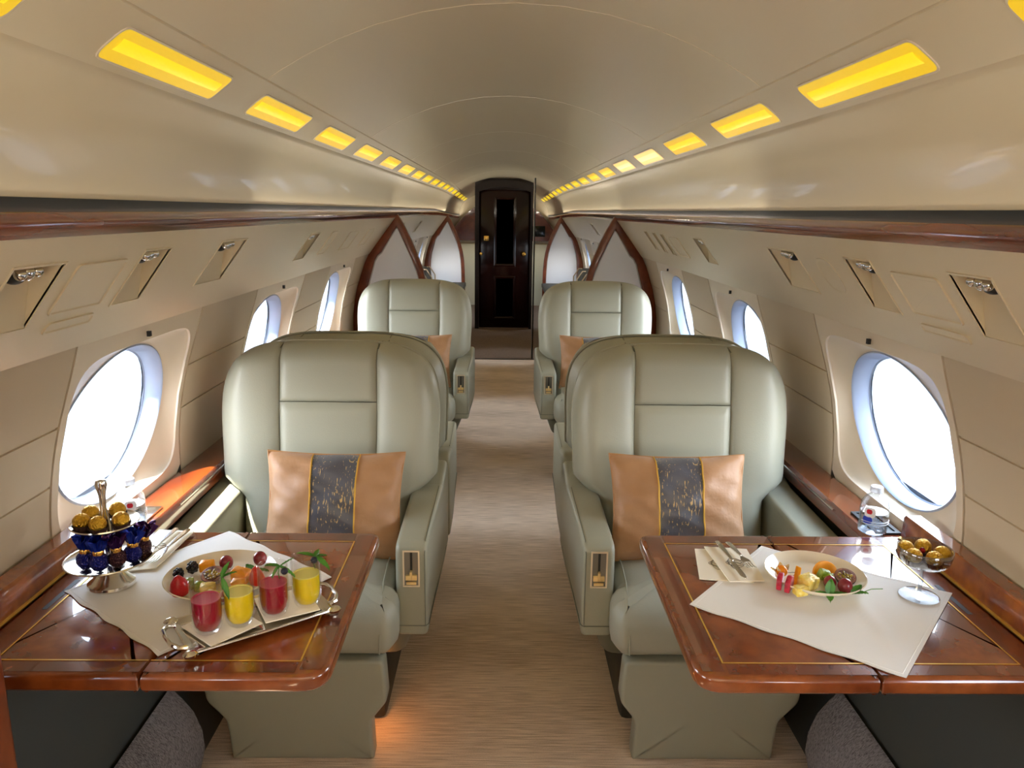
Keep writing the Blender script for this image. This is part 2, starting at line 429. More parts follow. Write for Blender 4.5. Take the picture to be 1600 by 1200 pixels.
# flush covers (flaps) on the overhead panel
def flap(s, y0, y1, t0, t1, label, r=.012, name='cover_flap', group=None, rim=.0035):
    o = roundpoly([(y0, t0), (y1, t0), (y1, t1), (y0, t1)], r, 4); o = dense(o, .05) if False else o
    nn = norm2(o) if area2(o) > 0 else [(-a, -b) for a, b in norm2(o)]
    m = MB(); rs = []
    for ins, h in ((-.0, .001), (0.0, -rim), (.004, -rim), (.006, -rim*.3), (.010, -rim*.3)):
        rs.append([psu(s, p[0]-q[0]*ins, p[1]-q[1]*ins, h) for p, q in zip(o, nn)])
    m.rings(rs, False, True)
    return tag(m.build(name, cream), label, 'cover flap', group)
flap(-1, 1.308, 1.485, .070, .180, 'large square flush flap in the left overhead panel')
flap(-1, 1.330, 1.490, .200, .226, 'slim flush flap under the large left square flap')
flap(1, 1.348, 1.521, .081, .186, 'large square flush flap in the right overhead panel')
flap(1, 1.362, 1.525, .209, .232, 'slim flush flap under the large right square flap')
flap(1, 1.800, 1.905, .074, .178, 'faint round-cornered outline in the right overhead panel', r=.05, name='speaker_cover', rim=.0015)
flap(-1, 3.27, 3.39, .066, .186, 'small flap in the left overhead panel just past the fourth reading light', group=None)
flap(-1, 3.70, 3.93, .080, .190, 'small square flap in the left overhead panel, middle of the far three')
flap(-1, 4.22, 4.40, .080, .190, 'small flap in the left overhead panel closest to the arch')
flap(1, 3.40, 3.60, .080, .190, 'small square flap in the right overhead panel before the wedge recesses')

# side walls with window modules
CW = [-1.66+1.18*k for k in range(12)]               # window centres, one at y = 1.88
HALF = .335; WZ0, WZ1 = .675, 1.23
gap = .004
for s, side in ((-1, 'left'), (1, 'right')):
    m = MB()
    edges = [Y0] + [c+d for c in CW if Y0 < c < Y1-.2 for d in (-HALF, HALF)] + [Y1]
    zs = [WZ0, .72, .78, .83, .867, .868, .872, .873, .93, .96, .997, .998, 1.002, 1.003, 1.06, 1.12, 1.18, 1.23]
    for k in range(0, len(edges), 2):
        a, b = edges[k]+gap, edges[k+1]-gap
        if b-a < .05: continue
        def fn(u, v, a=a, b=b):
            z = zs[int(round(v*(len(zs)-1)))]; dd = .005 if z in (.868, .872, .998, 1.002) else 0
            return (lx(s, W(z)+dd), a+(b-a)*u, z)
        m.grid(fn, 2, len(zs)-1)
        for yy in (a, b):
            m.grid(lambda u, v: (lx(s, W(WZ0+(WZ1-WZ0)*v)+.03*u), yy, WZ0+(WZ1-WZ0)*v), 1, 12)
    wo = tag(m.build('wall_'+side, creamwall), kind='structure')
    m = MB(); m.grid(lambda u, v: (lx(s, W(.70*v)+.003), Y0+(Y1-Y0)*u, .70*v), 1, 10)
    m.build('dado_panel', dado, wo)
    m = MB(); m.grid(lambda u, v: (lx(s, W(WZ0+(WZ1-WZ0)*v)+.03), Y0+(Y1-Y0)*u, WZ0+(WZ1-WZ0)*v), 1, 1)
    wn_ = 0
    for k, c in enumerate(CW):
        if not (Y0+HALF < c < Y1-.3): continue
        wn_ += 1
        R_ = lambda a_, b_, p: [(a_*math.copysign(abs(math.cos(2*PI*i/64))**p, math.cos(2*PI*i/64)), b_*math.copysign(abs(math.sin(2*PI*i/64))**p, math.sin(2*PI*i/64))) for i in range(64)]
        zc = .918
        def ring(pts, depth, zoff=0, flat=None):
            out = []
            for a_, b_ in pts:
                z = zc+zoff+b_; x = W(z) if flat is None else flat
                out.append((lx(s, x+depth), c+a_, z))
            return out
        def outer(f):
            pts = []
            for i in range(64):
                a_ = 2*PI*i/64; ca, sa = math.cos(a_), math.sin(a_); hy = HALF-gap; top = WZ1-zc; bot = zc-WZ0
                q = min(hy/abs(ca) if abs(ca) > 1e-6 else 9, (top if sa > 0 else bot)/abs(sa) if abs(sa) > 1e-6 else 9)
                pts.append((ca*q, sa*q))
            return pts
        o_ = outer(0)
        sq = R_(.308, .212, .32); sq2 = R_(.300, .206, .36)
        rs = [ring(o_, .03), ring(o_, 0), ring([(a*.5+b*.5, e*.5+f*.5) for (a, e), (b, f) in zip(o_, sq)], 0), ring(sq, 0), ring(sq, .006),
              ring(sq2, .014), ring(R_(.288, .204, .75), .024), ring(R_(.272, .197, 1), .036)]
        mm = MB(); mm.rings(rs, False, False)
        wo_ = tag(mm.build('window_%d' % (wn_ + (0 if s < 0 else 12)), creamwall if False else bezelm), kind='structure')
        mm = MB(); mm.rings([ring(R_(.272, .197, 1), .036), ring(R_(.267, .193, 1), .033), ring(R_(.262, .189, 1), .038), ring(R_(.255, .183, 1), .078), ring(R_(.250, .179, 1), .080)], False, False)
        mm.build('window_frame', mat('pale_blue_reveal', (150, 162, 184), rough=.3, spec=.4), wo_)
        mm = MB(); rr = R_(.252, .181, 1); cc = (lx(s, W(zc)+.078), c, zc)
        v_ = ring(rr, .078); mm.add(v_+[cc], [(i, (i+1) % 64, 64) for i in range(64)]); mm.build('pane', pane, wo_)
        mm = MB(); mm.box(-.004, .004, -.005, .005, -.008, .005); p = Vector((lx(s, .885), c-.02, 1.150)); mm.build('latch', black, wo_, tf=lambda x, y, z: (p.x+x-s*.004, p.y+y, p.z+z))
    # carpeted kick at the foot of the wall
    prof = [(.848, .272), (.838, .268), (.818, .245), (.792, .208), (.774, .155), (.771, .10), (.785, .045), (.80, 0), (.86, 0), (.86, .24)]
    m = MB(); sweep(m, prof, s, Y0, 1.72, 8, dr=False); m.build('carpeted_kick', kickcarpet, wo)

# outer fuselage skin closing the gaps so that light only enters by the windows
for s, side in ((-1, 'left'), (1, 'right')):
    m = MB()
    ext = [(.82, 1.458), (.90, 1.25), (1.02, 1.25)]
    sweep(m, [(.715, 1.457), (.85, 1.457), (.93, 1.26)], s, Y0, Y1, 20, closed=False)
    sweep(m, [(.862, 1.26), (1.05, 1.26)], s, Y0, Y1, 1, dr=False, closed=False)
    # skin strips between the panes
    ed = [Y0] + [c+d for c in CW if Y0+HALF < c < Y1-.3 for d in (-.27, .27)] + [Y1]
    for k in range(0, len(ed), 2):
        m.grid(lambda u, v, a=ed[k], b=ed[k+1]: (lx(s, W(.1+1.16*v)+.09), a+(b-a)*u, .1+1.16*v), 1, 12)
    for c in CW:
        if not (Y0+HALF < c < Y1-.3): continue
        for z0, z1 in ((.1, .735), (1.09, 1.26)):
            m.grid(lambda u, v: (lx(s, W(z0+(z1-z0)*v)+.09), c-.27+.54*u, z0+(z1-z0)*v), 1, 8)
        N_ = 32                                           # ring between the rectangle and the round hole
        hole = [(.262*math.cos(2*PI*i/N_), .188*math.sin(2*PI*i/N_)) for i in range(N_)]
        rect = [(math.copysign(min(.27, abs(.27*1.5*math.cos(2*PI*i/N_))), math.cos(2*PI*i/N_)), math.copysign(min(.173 , abs(.173*1.5*math.sin(2*PI*i/N_))), math.sin(2*PI*i/N_))) for i in range(N_)]
        m.rings([[(lx(s, W(.918+b)+.09), c+a, .918+b) for a, b in rect], [(lx(s, W(.918+b)+.09), c+a, .918+b) for a, b in hole]], False, False)
    tag(m.build('trim_%d' % (7 if s < 0 else 8), dark, smooth=False), kind='structure')

# end wall and front bulkhead
def dome(y, inset=0):
    pts = [(0, 1.60), (.2, 1.59), (.36, 1.56), (.47, 1.505), (.56, 1.44), (.64, 1.36), (.74, 1.245), (.83, 1.11), (.845, 1.04), (.82, .985)]
    return [(-x, z) for x, z in pts[::-1]] + pts[1:]
m = MB(); d_ = dome(Y1)
m.rings([[(XC+x, 12.60, z) for x, z in d_], [(XC+x, 12.64, z) for x, z in d_]])
ew = tag(m.build('wall_far', burl('aft_cherry', (112, 44, 20), (140, 66, 34), 5)), kind='structure')
m = MB(); m.box(lx(1, -.95), lx(1, .95), 12.66, 12.70, 0, 1.9); m.build('backing', cream, ew)
m = MB(); m.box(.44, .69, 12.585, 12.60, 1.055, 1.225)
sc_ = thing('wall_screen', 'dark flat screen on the wooden aft wall right of the door', 'screen', (0, 0, 0)); m.build('screen', mat('dark_screen', (20, 26, 28), rough=.15), sc_, bevel=.004)
m = MB(); m.box(-.80, -.05, 12.1, 12.6, 0, .95); m.box(.10, .85, 12.1, 12.6, 0, .95)
tag(m.build('trim_9', mat('aft_cream', (196, 188, 158), rough=.6)), kind='structure')
m = MB()
m.box(lx(1, -1.05), lx(1, 1.05), Y0-.03, Y0, 0, 1.9)
tag(m.build('wall_near', cream, smooth=False), kind='structure')

# ceiling strip lamps
lamp_y = mat('yellow_lens', (120, 95, 10), rough=.3, emit=(240, 195, 22), estr=.74)
lamp_c = mat('yellow_tube_glow', (120, 100, 8), rough=.3, emit=(255, 224, 2), estr=.80)
lamp_p = mat('pale_lens', (140, 120, 80), rough=.3, emit=(255, 218, 120), estr=.8)
lamp_pc = mat('pale_tube_glow', (140, 130, 100), rough=.3, emit=(255, 234, 160), estr=.85)
def arcp(s, x, y, off):
    th = math.asin(x/.97); r = .97-off
    return (lx(s, r*math.sin(th)), y, .91+r*math.cos(th)+drop(y))
ordn = ['first', 'second', 'third', 'fourth', 'fifth', 'sixth', 'seventh', 'eighth', 'ninth', 'tenth', 'eleventh', 'twelfth', 'thirteenth', 'fourteenth', 'fifteenth', 'sixteenth', 'seventeenth', 'eighteenth']
lensw = (.562, .614)
for s, side in ((-1, 'left'), (1, 'right')):
    for k in range(18):
        y0 = .53+.655*k; y1 = y0+.445; pale = s > 0 and k in (4, 5)
        t = thing('ceiling_lamp', '%s %s ceiling lamp, %s of the %s row counted from the camera' % ('pale peach' if pale else 'yellow', 'rounded', ordn[k], side), 'ceiling lamp', arcp(s, .588, (y0+y1)/2, 0), group='lamps in the %s ceiling row' % side)
        L0 = Vector(t.location)
        xa, xb = lensw; o = roundpoly([(y0, xa), (y1, xa), (y1, xb), (y0, xb)], .016, 4)
        o = o if area2(o) > 0 else o[::-1]; nn = norm2(o)
        m = MB(); rs = [[arcp(s, p[1]-q[1]*i_, p[0]-q[0]*i_, h) for p, q in zip(o, nn)] for i_, h in ((-.0025, -.002), (-.002, .002), (.001, .002))]
        m.rings(rs, False, False); m.build('bezel', bezelm, t, tf=lambda x, y, z: (x-L0.x, y-L0.y, z-L0.z))
        m = MB(); m.add([arcp(s, p[1], p[0], .0018) for p in o], [tuple(range(len(o)))])
        m.build('lens', lamp_p if pale else lamp_y, t, tf=lambda x, y, z: (x-L0.x, y-L0.y, z-L0.z), smooth=False)
        m = MB(); xm = .588
        m.grid(lambda u, v: arcp(s, xm-.011+.022*v, y0+.02+(y1-y0-.04)*u, .0018+.0015*math.sin(PI*v)), 4, 4)
        m.build('lamp_tube', lamp_pc if pale else lamp_c, t, tf=lambda x, y, z: (x-L0.x, y-L0.y, z-L0.z))

# ------------------------------------------------------------------ partitions (gothic arches of wood with a grey laminate panel)
def partition(y, label, s):
    side = 'left' if s < 0 else 'right'
    t = thing('partition', label, 'partition', (XC, y, 0))
    dz = drop(y)
    # distances from centre line
    outer = [(.690, 1.436), (.735, 1.375), (.800, 1.287), (.866, 1.185)] + [(W(z)-.002, z) for z in (1.12, 1.05, .97, .88, .78, .68, .5, .3, 0)]
    inner = [(.690, 1.436), (.640, 1.345), (.600, 1.262), (.562, 1.170), (.530, 1.08), (.505, .98), (.490, .88), (.482, .76), (.478, .6), (.478, .3), (.478, 0)]
    po = [(.690, 1.345), (.735, 1.275), (.790, 1.185), (.815, 1.165), (.835, 1.13), (.858, 1.05), (.882, .97), (.895, .88), (.90, .78), (.90, .68), (.90, .5), (.88, .3), (.86, .04)]
    pi_ = [(.690, 1.345), (.664, 1.290), (.635, 1.225), (.600, 1.145), (.571, 1.07), (.547, .98), (.532, .88), (.524, .76), (.520, .6), (.520, .3), (.520, .04)]
    th = .045
    loopo = outer + inner[:0:-1]; loopi = po + pi_[:0:-1]
    def samp(l, n_):
        L_ = [0]
        for a, b in zip(l, l[1:]): L_.append(L_[-1]+math.dist(a, b))
        out = []
        for i in range(n_+1):
            d = L_[-1]*i/n_
            for k in range(len(l)-1):
                if d <= L_[k+1]+1e-9:
                    f = (d-L_[k])/(L_[k+1]-L_[k] or 1); out.append((l[k][0]+(l[k+1][0]-l[k][0])*f, l[k][1]+(l[k+1][1]-l[k][1])*f)); break
        return out
    lo = outer + [p for p in inner[:0:-1]]; li = None
    n1 = 24
    A = outer[:]; B = inner[:]; 
    # match counts by index: outer has 13 points, po has 13; inner 11, pi_ 11
    L1 = outer + inner[:0:-1]; L2 = po + pi_[:0:-1]
    m = MB()
    f = lambda p, yy: (s*p[0], yy, p[1]+dz)
    L3 = [(a*.12+c*.88, b*.12+d*.88) for (a, b), (c, d) in zip(L1, L2)]
    m.rings([[f(p, -th/2) for p in L1], [f(p, -th/2-.006) for p in [(a*.85+c*.15, b*.85+d*.15) for (a, b), (c, d) in zip(L1, L2)]], [f(p, -th/2-.006) for p in L3], [f(p, -th/2+.004) for p in L2],
             [f(p, th/2-.004) for p in L2], [f(p, th/2+.006) for p in L3], [f(p, th/2) for p in L1], [f(p, -th/2) for p in L1]], False, False)
    m.build('arch_frame', framewood, t)
    m = MB(); m.rings([[f(p, -.008) for p in L2], [f(p, .008) for p in L2]]); m.build('panel', grey_mirror, t, smooth=False)
    m = MB(); m.rings([[f(p, -th/2+.003) for p in L2], [f((p[0]+(.71-p[0])*.03, p[1]+(.6-p[1])*.012), -.010) for i, p in enumerate(L2)]], False, False)
    m.build('edge_trim', chrome, t)
    return t
partition(4.97, 'left near wooden arch partition with pearl grey panel behind the far left seat', -1)
partition(4.97, 'right near wooden arch partition with pearl grey panel behind the far right seat', 1)
partition(9.55, 'left far wooden arch partition with pearl grey panel beside the dark door', -1)
partition(9.55, 'right far wooden arch partition with pearl grey panel beside the dark door', 1)

# dark door with its vestibule
DY = 9.66
dt = tag(bpy.data.objects.new('door_1', None), kind='structure'); COL.objects.link(dt); dt.location = (0, DY, 0)
m = MB(); m.box(-.285, .345, 0, .05, 0.01, 1.79); m.build('door_leaf', darkwood, dt, bevel=.006)
m = MB()
for x0, x1, z0, z1 in ((-.10, .17, .78, 1.62), (-.10, .17, .12, .66)):
    m.rings([[(x, -.002, z) for x, z in ((x0, z0), (x1, z0), (x1, z1), (x0, z1))], [(x, -.008, z) for x, z in ((x0+.012, z0+.012), (x1-.012, z0+.012), (x1-.012, z1-.012), (x0+.012, z1-.012))],
             [(x, -.002, z) for x, z in ((x0+.03, z0+.03), (x1-.03, z0+.03), (x1-.03, z1-.03), (x0+.03, z1-.03))]], True, True)
m.build('door_moulding', darkwood, dt, smooth=False)
m = MB(); m.lathe([(.0, 0), (.022, 0), (.022, .006), (.009, .010), (.009, .028), (.026, .036), (.030, .050), (.022, .062), (0, .066)], 24); m.build('door_knob', gold, dt, tf=lambda x, y, z: (.272+x, -.002-z, .935+y))
m = MB(); m.lathe([(.0, 0), (.020, 0), (.018, .02), (0, .022)], 20); m.build('door_latch', gold, dt, tf=lambda x, y, z: (-.262+x, -.002-z, .93+y))
m = MB(); m.box(-.225, -.165, -.012, -.002, 1.09, 1.15); m.build('switch_plate', gold, dt, bevel=.004)
m = MB()
arch = [(-.335, 1.74), (-.25, 1.785), (-.12, 1.815), (.02, 1.825), (.16, 1.815), (.28, 1.785), (.375, 1.74)]
m.rings([[(x, y, z) for y in [yy]] [0] and (x, yy, z) for x, z in arch] for yy in ()) if False else None
pts = arch + [(.375, 0), (.345, 0), (.345, 1.68), (.20, 1.725), (.02, 1.745), (-.16, 1.725), (-.285, 1.68), (-.285, 0), (-.335, 0)]
m.rings([[(x, -.06, z) for x, z in pts], [(x, .06, z) for x, z in pts]]); 
fr = tag(m.build('trim_10', jamb_m, smooth=False), kind='structure'); fr.location = (0, DY, 0)
m = MB(); m.box(-.335, .375, -.04, .04, 1.70, 1.84); m.v = [(x, y, z) for x, y, z in m.v]
m.build('header', jamb_m, fr, bevel=.01)
m = MB(); m.box(.3085, .320, 7.59, 7.66, 0, 1.765)
# narrow upright of the aft doorway
vp = tag(m.build('trim_11', darkwood, smooth=False), kind='structure')
m = MB(); m.box(.303, .3085, 7.59, 7.62, 0, 1.76); m.build('steel_edge', steel, vp)
m = MB(); m.box(lx(1, -.42), lx(1, .42), 7.56, 7.585, 0, .006); tag(m.build('trim_12', mat('threshold', (60, 44, 34), rough=.4)), kind='structure')
m = MB(); m.box(lx(1, -.95), lx(1, .95), 7.585, 12.6, 0, .003); tag(m.build('floor.001', mat('dark_runner', (128, 102, 80), rough=.95, noise=(60, (104, 82, 62), .4, .6, (1, 4, 1)))), kind='structure')

# foreground wooden post at the left edge
post = thing('bulkhead', 'varnished wooden bulkhead edge at the very left in front of the left table', 'bulkhead')
m = MB(); puff(m, roundpoly([(-.80, .985), (-.735, .985), (-.735, 1.035), (-.80, 1.035)], .010, 3), 0, 1.25, .003)
m.build('edge_post', framewood, post)
m = MB(); m.box(-.90, -.785, .995, 1.03, 0, 1.20)
m.build('panel', dark, post, bevel=.004)

# ------------------------------------------------------------------ ledges along the side walls
for s, side in ((-1, 'left'), (1, 'right')):
    t = thing('side_ledge', 'long glossy wooden ledge along the %s wall under the windows' % side, 'ledge', (XC, 0, 0))
    f = lambda prof, y0, y1: [[(s*x, y, z) for x, z in prof] for y in (y0, y1)]
    m = MB(); p_ = [(.885, .655), (.885, .674), (.891, .681), (.980, .681), (.980, .655)]
    m.rings(f(p_, 1.74, 4.90)); m.build('ledge_top', railwood, t)
    m = MB(); m.rings(f([(.889, .630), (.889, .655), (.915, .655), (.915, .630)], 1.74, 4.9)); m.build('ledge_lip', tableedge, t, smooth=False)
    m = MB(); m.rings(f([(.880, .668), (.880, .672), (.885, .672), (.885, .668)], 1.95, 4.9)); m.build('metal_strip', chrome, t, smooth=False)
    m = MB(); m.rings(f([(.950, .60), (.935, .700), (.937, .752), (.942, .757), (.976, .757), (.972, .60)], Y0+.01, 1.70)); m.build('raised_panel', burl('burl_side_panel', (96, 34, 12), (168, 92, 30), 12), t)
    m = MB(); m.rings(f([(.931, .698), (.929, .702), (.937, .704), (.940, .700)], Y0+.01, 1.70)); m.build('inlay_line', goldline, t, smooth=False)
    m = MB(); m.rings([[(s*x, y, z) for x, y, z in ((.905, 1.76, .682), (.970, 1.76, .682), (.970, 1.90, .682), (.905, 1.90, .682))], [(s*x, y, z) for x, y, z in ((.905, 1.76, .6865), (.970, 1.76, .6865), (.970, 1.90, .6865), (.905, 1.90, .6865))],
             [(s*x, y, z) for x, y, z in ((.915, 1.77, .6865), (.960, 1.77, .6865), (.960, 1.89, .6865), (.915, 1.89, .6865))], [(s*x, y, z) for x, y, z in ((.915, 1.77, .683), (.960, 1.77, .683), (.960, 1.89, .683), (.915, 1.89, .683))]])
    m.build('inset_cover', chrome if s < 0 else black, t, smooth=False)
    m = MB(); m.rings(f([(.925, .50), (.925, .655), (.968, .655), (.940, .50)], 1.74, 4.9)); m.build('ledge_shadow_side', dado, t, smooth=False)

# ------------------------------------------------------------------ seats
def warp_back(a, z, hw, zc, zt):
    """a in [-1,1], z along height -> rounded outline; returns x, z, edge distance"""
    b = (z-zc)/(zt-zc)
    if b > 0:
        n_ = 3.6; mx = max(abs(a), b)
        f = mx/((abs(a)**n_+b**n_)**(1/n_)) if mx > 1e-6 else 1
        f = 1+(f-1)*mx**5
        a2, b2 = a*f, b*f
        edge = (1-mx)
    else:
        a2, b2 = a, b; edge = 1-abs(a)
    return a2, zc+b2*(zt-zc), edge
ZT, ZC = 1.056, .79
def hw(z): return .262+.066*sstep(.585, .660, z)+.006*sstep(.66, .85, z)
def lean(z): return .335+(z-.45)*.17
def back_pt(a, z, dep=0, rr=.075, scale=1.0):
    a2, z2, e = warp_back(a, z, 1, ZC, ZT)
    d = e*.333*1.0; rd = rr-math.sqrt(max(0, rr*rr-max(0, rr-d)**2))
    # bottom corners
    return Vector((a2*hw(z2)*scale, lean(z2)+rd+dep, ZC+(z2-ZC)*scale if z2 > ZC else z2))
def build_seat(label, inb):
    """seat faces -y locally, inb = +1 when the aisle is on +x"""
    t = thing('cabin_seat', label, 'seat', group='sage leather cabin seats')
    # shell
    m = MB()
    nu = 36; zs = [.30+(ZT-.30)*i/30 for i in range(31)]
    loop = [(-1, z) for z in zs] + [(-1+2*i/nu, ZT) for i in range(1, nu)] + [(1, z) for z in zs[::-1]]
    rs = []
    for dep, k in ((.045, .97), (.075, .985), (.13, .975), (.16, .94), (.168, .80), (.17, .45), (.17, .05)):
        ring = []
        for a, z in loop:
            p = back_pt(a, z, 0, .0001, 1)
            cz = .72; ring.append((p.x*k, lean(p.z)+dep, cz+(p.z-cz)*(k if p.z > cz else (k if k < .9 else 1))))
        rs.append(ring)
    m.rings(rs, False, True)
    m.build('backrest_shell', leather_s, t)
    for sx in (-.148, .148):
        m = MB(); m.tube([(sx, lean(ZT-.05)+.030+.16*i/8, ZT-.012-.0009*(i-3)**2+.0015) for i in range(9)], .0022, 5); m.build('top_seam', leather_d, t)
    # piping along the shell edge
    m = MB(); m.tube([(p.x*.992, lean(p.z)+.062, .72+(p.z-.72)*(.992 if p.z > .72 else 1)) for p in [back_pt(a, z, 0, .0001) for a, z in loop]], .0045, 6); m.build('piping', leather, t)
    # front pads
    def pad(name, a0, a1, z0, z1, H, side=0):
        m = MB(); n1, n2 = 26, 34
        def fn(u, v):
            a = a0+(a1-a0)*u; z = z0+(z1-z0)*v
            eu = 1-abs(2*u-1)**10 if side == 0 else (1-u**12 if side < 0 else 1-(1-u)**12)
            ev = (1-abs(2*v-1)**16) if z1 < ZT-.01 else (1-(1-v)**20)
            if z0 > .5 and z1 > ZT-.01: pass
            h = H*max(0, eu)**.5*max(0, ev)**.5
            g = .012*(1-min(1, max(0, eu)*6))*(1 if side == 0 else 1)
            p = back_pt(a, z)
            bol = .022*math.sin(max(0, abs(a)-.443)/.557*PI*.9)**1.0 if side and abs(a) < .99 else 0
            return (p.x, p.y-h-bol+.006, p.z)
        m.grid(fn, n1, n2)
        return m.build(name, leather, t)
    pad('side_bolster', -1, -.443, .40, ZT, .015, -1); pad('side_bolster', .443, 1, .40, ZT, .015, 1)
    pad('headrest_pad', -.44, .44, .881, ZT, .013); pad('lumbar_pad', -.44, .44, .40, .879, .013)
    # cushion (T shaped, lips in front of the arms)
    ci = .262*inb
    out = [(-.25, -.115), (.25, -.115), (.268, -.06), (.262, .00), (.245, .03), (.245, .40), (-.245, .40), (-.245, .03), (-.262, .00), (-.268, -.06)]
    m = MB(); puff(m, roundpoly(out, .03, 4), .335, .500, .055, bulge=.012)
    sc_ = m.build('seat_cushion', leather, t, tf=lambda x, y, z: (x, y, z-max(0, (-y-.02))*.25*(1 if z > .42 else -.2)))
    for sx in (-1, 1):
        m = MB(); pts = [(sx*.218, .30, .502), (sx*.218, .1, .505), (sx*.222, 0, .503), (sx*.225, -.06, .484), (sx*.226, -.105, .44), (sx*.226, -.119, .40), (sx*.224, -.112, .36)]
        m.tube(pts, .0022, 5); m.build('seam', leather_s, sc_)
    # arms
    for s2, w0, w1, nm in ((inb, .252, .336, 'armrest'), (-inb, .262, .362, 'armrest')):
        prof = [(0, .345), (0, .607), (.42, .618), (.60, .66), (.62, .50), (.60, .345)]
        o = roundpoly(prof, [.012, .040, .03, .06, .03, .02], 5)
        m = MB(); puff(m, o, 0, 1, .0, caps=2); 
        m = MB(); puff(m, o, w0, w1, .014)
        fl_ = .012 if s2 == inb else 0
        am = m.build('armrest', leather_s, t, tf=lambda a, b, h: (s2*(h+fl_*sstep(0, .5, a)*(h-w0)/(w1-w0)), a, b))
        if s2 == inb:
            # stitched lower band
            m = MB(); m.tube([(s2*(w0+.006), -.0005, .375), (s2*(w1-.006), -.0005, .375), (s2*(w1+.001), .01, .375), (s2*(w1+.012), .5, .375)], .0016, 5); m.build('seam', leather_d, am)
            m = MB(); m.tube([(s2*(w1-.007), -.0005, .375), (s2*(w1-.007), -.0005, .58), (s2*(w1-.007), .03, .607), (s2*(w1-.002), .40, .618)], .0014, 5); m.build('seam', leather_d, am)
            cx = s2*(w0+w1)/2
            m = MB(); q0, q1, z0, z1 = cx-.022, cx+.022, .488, .590
            R4 = lambda i_, y: [(q0+i_, y, z0+i_), (q1-i_, y, z0+i_), (q1-i_, y, z1-i_), (q0+i_, y, z1-i_)]
            m.rings([R4(0, -.0005), R4(0, -.004), R4(.004, -.004), R4(.004, -.001)], False, False); pl = m.build('control_plate', nickel, am, smooth=False)
            m = MB(); m.add(R4(.004, -.0012), [(0, 1, 2, 3)]); m.build('plate_recess', steel, pl, smooth=False)
            m = MB(); m.box(cx-.003, cx+.003, -.0022, -.0014, .53, .584); m.build('slot', black, pl, smooth=False)
            m = MB(); m.box(cx-.015, cx+.015, -.008, -.001, .508, .522); m.box(cx-.013, cx+.013, -.007, -.001, .495, .503); m.box(cx-.003, cx+.003, -.016, -.001, .512, .535); m.build('lever', mat('pale_brass', (240, 212, 150), rough=.3, metal=.8), pl, bevel=.001)
    # pedestal, base frame, leg rest
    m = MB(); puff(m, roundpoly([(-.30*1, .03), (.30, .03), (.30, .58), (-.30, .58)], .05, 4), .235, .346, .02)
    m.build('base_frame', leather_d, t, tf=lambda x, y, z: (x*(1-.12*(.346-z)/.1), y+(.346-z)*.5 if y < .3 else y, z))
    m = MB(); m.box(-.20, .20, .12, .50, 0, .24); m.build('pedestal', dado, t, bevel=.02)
    o = roundpoly([(-.232, .333), (-.235, .20), (-.19, .135), (-.19, 0), (.19, 0), (.19, .135), (.235, .20), (.232, .333)], [.018, .05, .05, .006, .006, .05, .05, .018], 4)
    m = MB(); puff(m, o, 0, .06, .010)
    m.build('leg_rest', leather_s, t, tf=lambda a, b, h: (a, -.105+.06*(1-(b/.333))+(.06-h), b+.001))
    return t
seat_L = build_seat('left front sage leather seat facing the camera, behind the table with the glasses', 1)
seat_L.location = (-.522, 1.850, 0)
seat_R = build_seat('right front sage leather seat facing the camera, behind the table with the glass coupe', -1)
seat_R.location = (.556, 1.850, 0)
def put(o, x, y, rz, label, dx=0):
    c = copy_tree(o, label); c.location = (x, y, 0); c.rotation_euler = (0, 0, rz); return c
put(seat_R, -.518, 3.09, PI, 'second row left seat facing away, only its top showing over the front left seat').scale = (1, 1, .99)
put(seat_L, .560, 3.09, PI, 'second row right seat facing away, only its top showing over the front right seat').scale = (1, 1, .99)
put(seat_L, -.508, 4.03, 0, 'third row left seat facing the camera in front of the left wooden arch')
put(seat_R, .552, 4.03, 0, 'third row right seat facing the camera in front of the right wooden arch')

# ------------------------------------------------------------------ cushions
def band_mat():
    m = mat('slate_silk', (62, 62, 70), rough=.35, spec=.7, sheen=.3, bump=(14, .5, (1, 1, .5)))
    nt = m.node_tree; N = nt.nodes; L = nt.links; b = N['Principled BSDF']
    tcn = [n for n in N if n.type == 'TEX_COORD'][0]
    mp = N.new('ShaderNodeMapping'); mp.inputs['Scale'].default_value = (260, 260, 38)
    t = N.new('ShaderNodeTexNoise'); t.inputs['Scale'].default_value = 1; t.inputs['Detail'].default_value = 2
    mp2 = N.new('ShaderNodeMapping'); mp2.inputs['Scale'].default_value = (10, 10, 10)
    t2 = N.new('ShaderNodeTexNoise'); t2.inputs['Scale'].default_value = 1
    L.new(tcn.outputs['Object'], mp.inputs[0]); L.new(mp.outputs[0], t.inputs[0]); L.new(tcn.outputs['Object'], mp2.inputs[0]); L.new(mp2.outputs[0], t2.inputs[0])
    ad = N.new('ShaderNodeMath'); ad.operation = 'MULTIPLY_ADD'; ad.inputs[1].default_value = .35; L.new(t2.outputs[0], ad.inputs[0]); L.new(t.outputs[0], ad.inputs[2])
    r = N.new('ShaderNodeValToRGB'); r.color_ramp.elements[0].position = .78; r.color_ramp.elements[0].color = lin((74, 74, 82)); r.color_ramp.elements[1].position = .86; r.color_ramp.elements[1].color = lin((205, 170, 105))
    L.new(ad.outputs[0], r.inputs[0]); L.new(r.outputs[0], b.inputs['Base Color'])
    return m
band = band_mat()
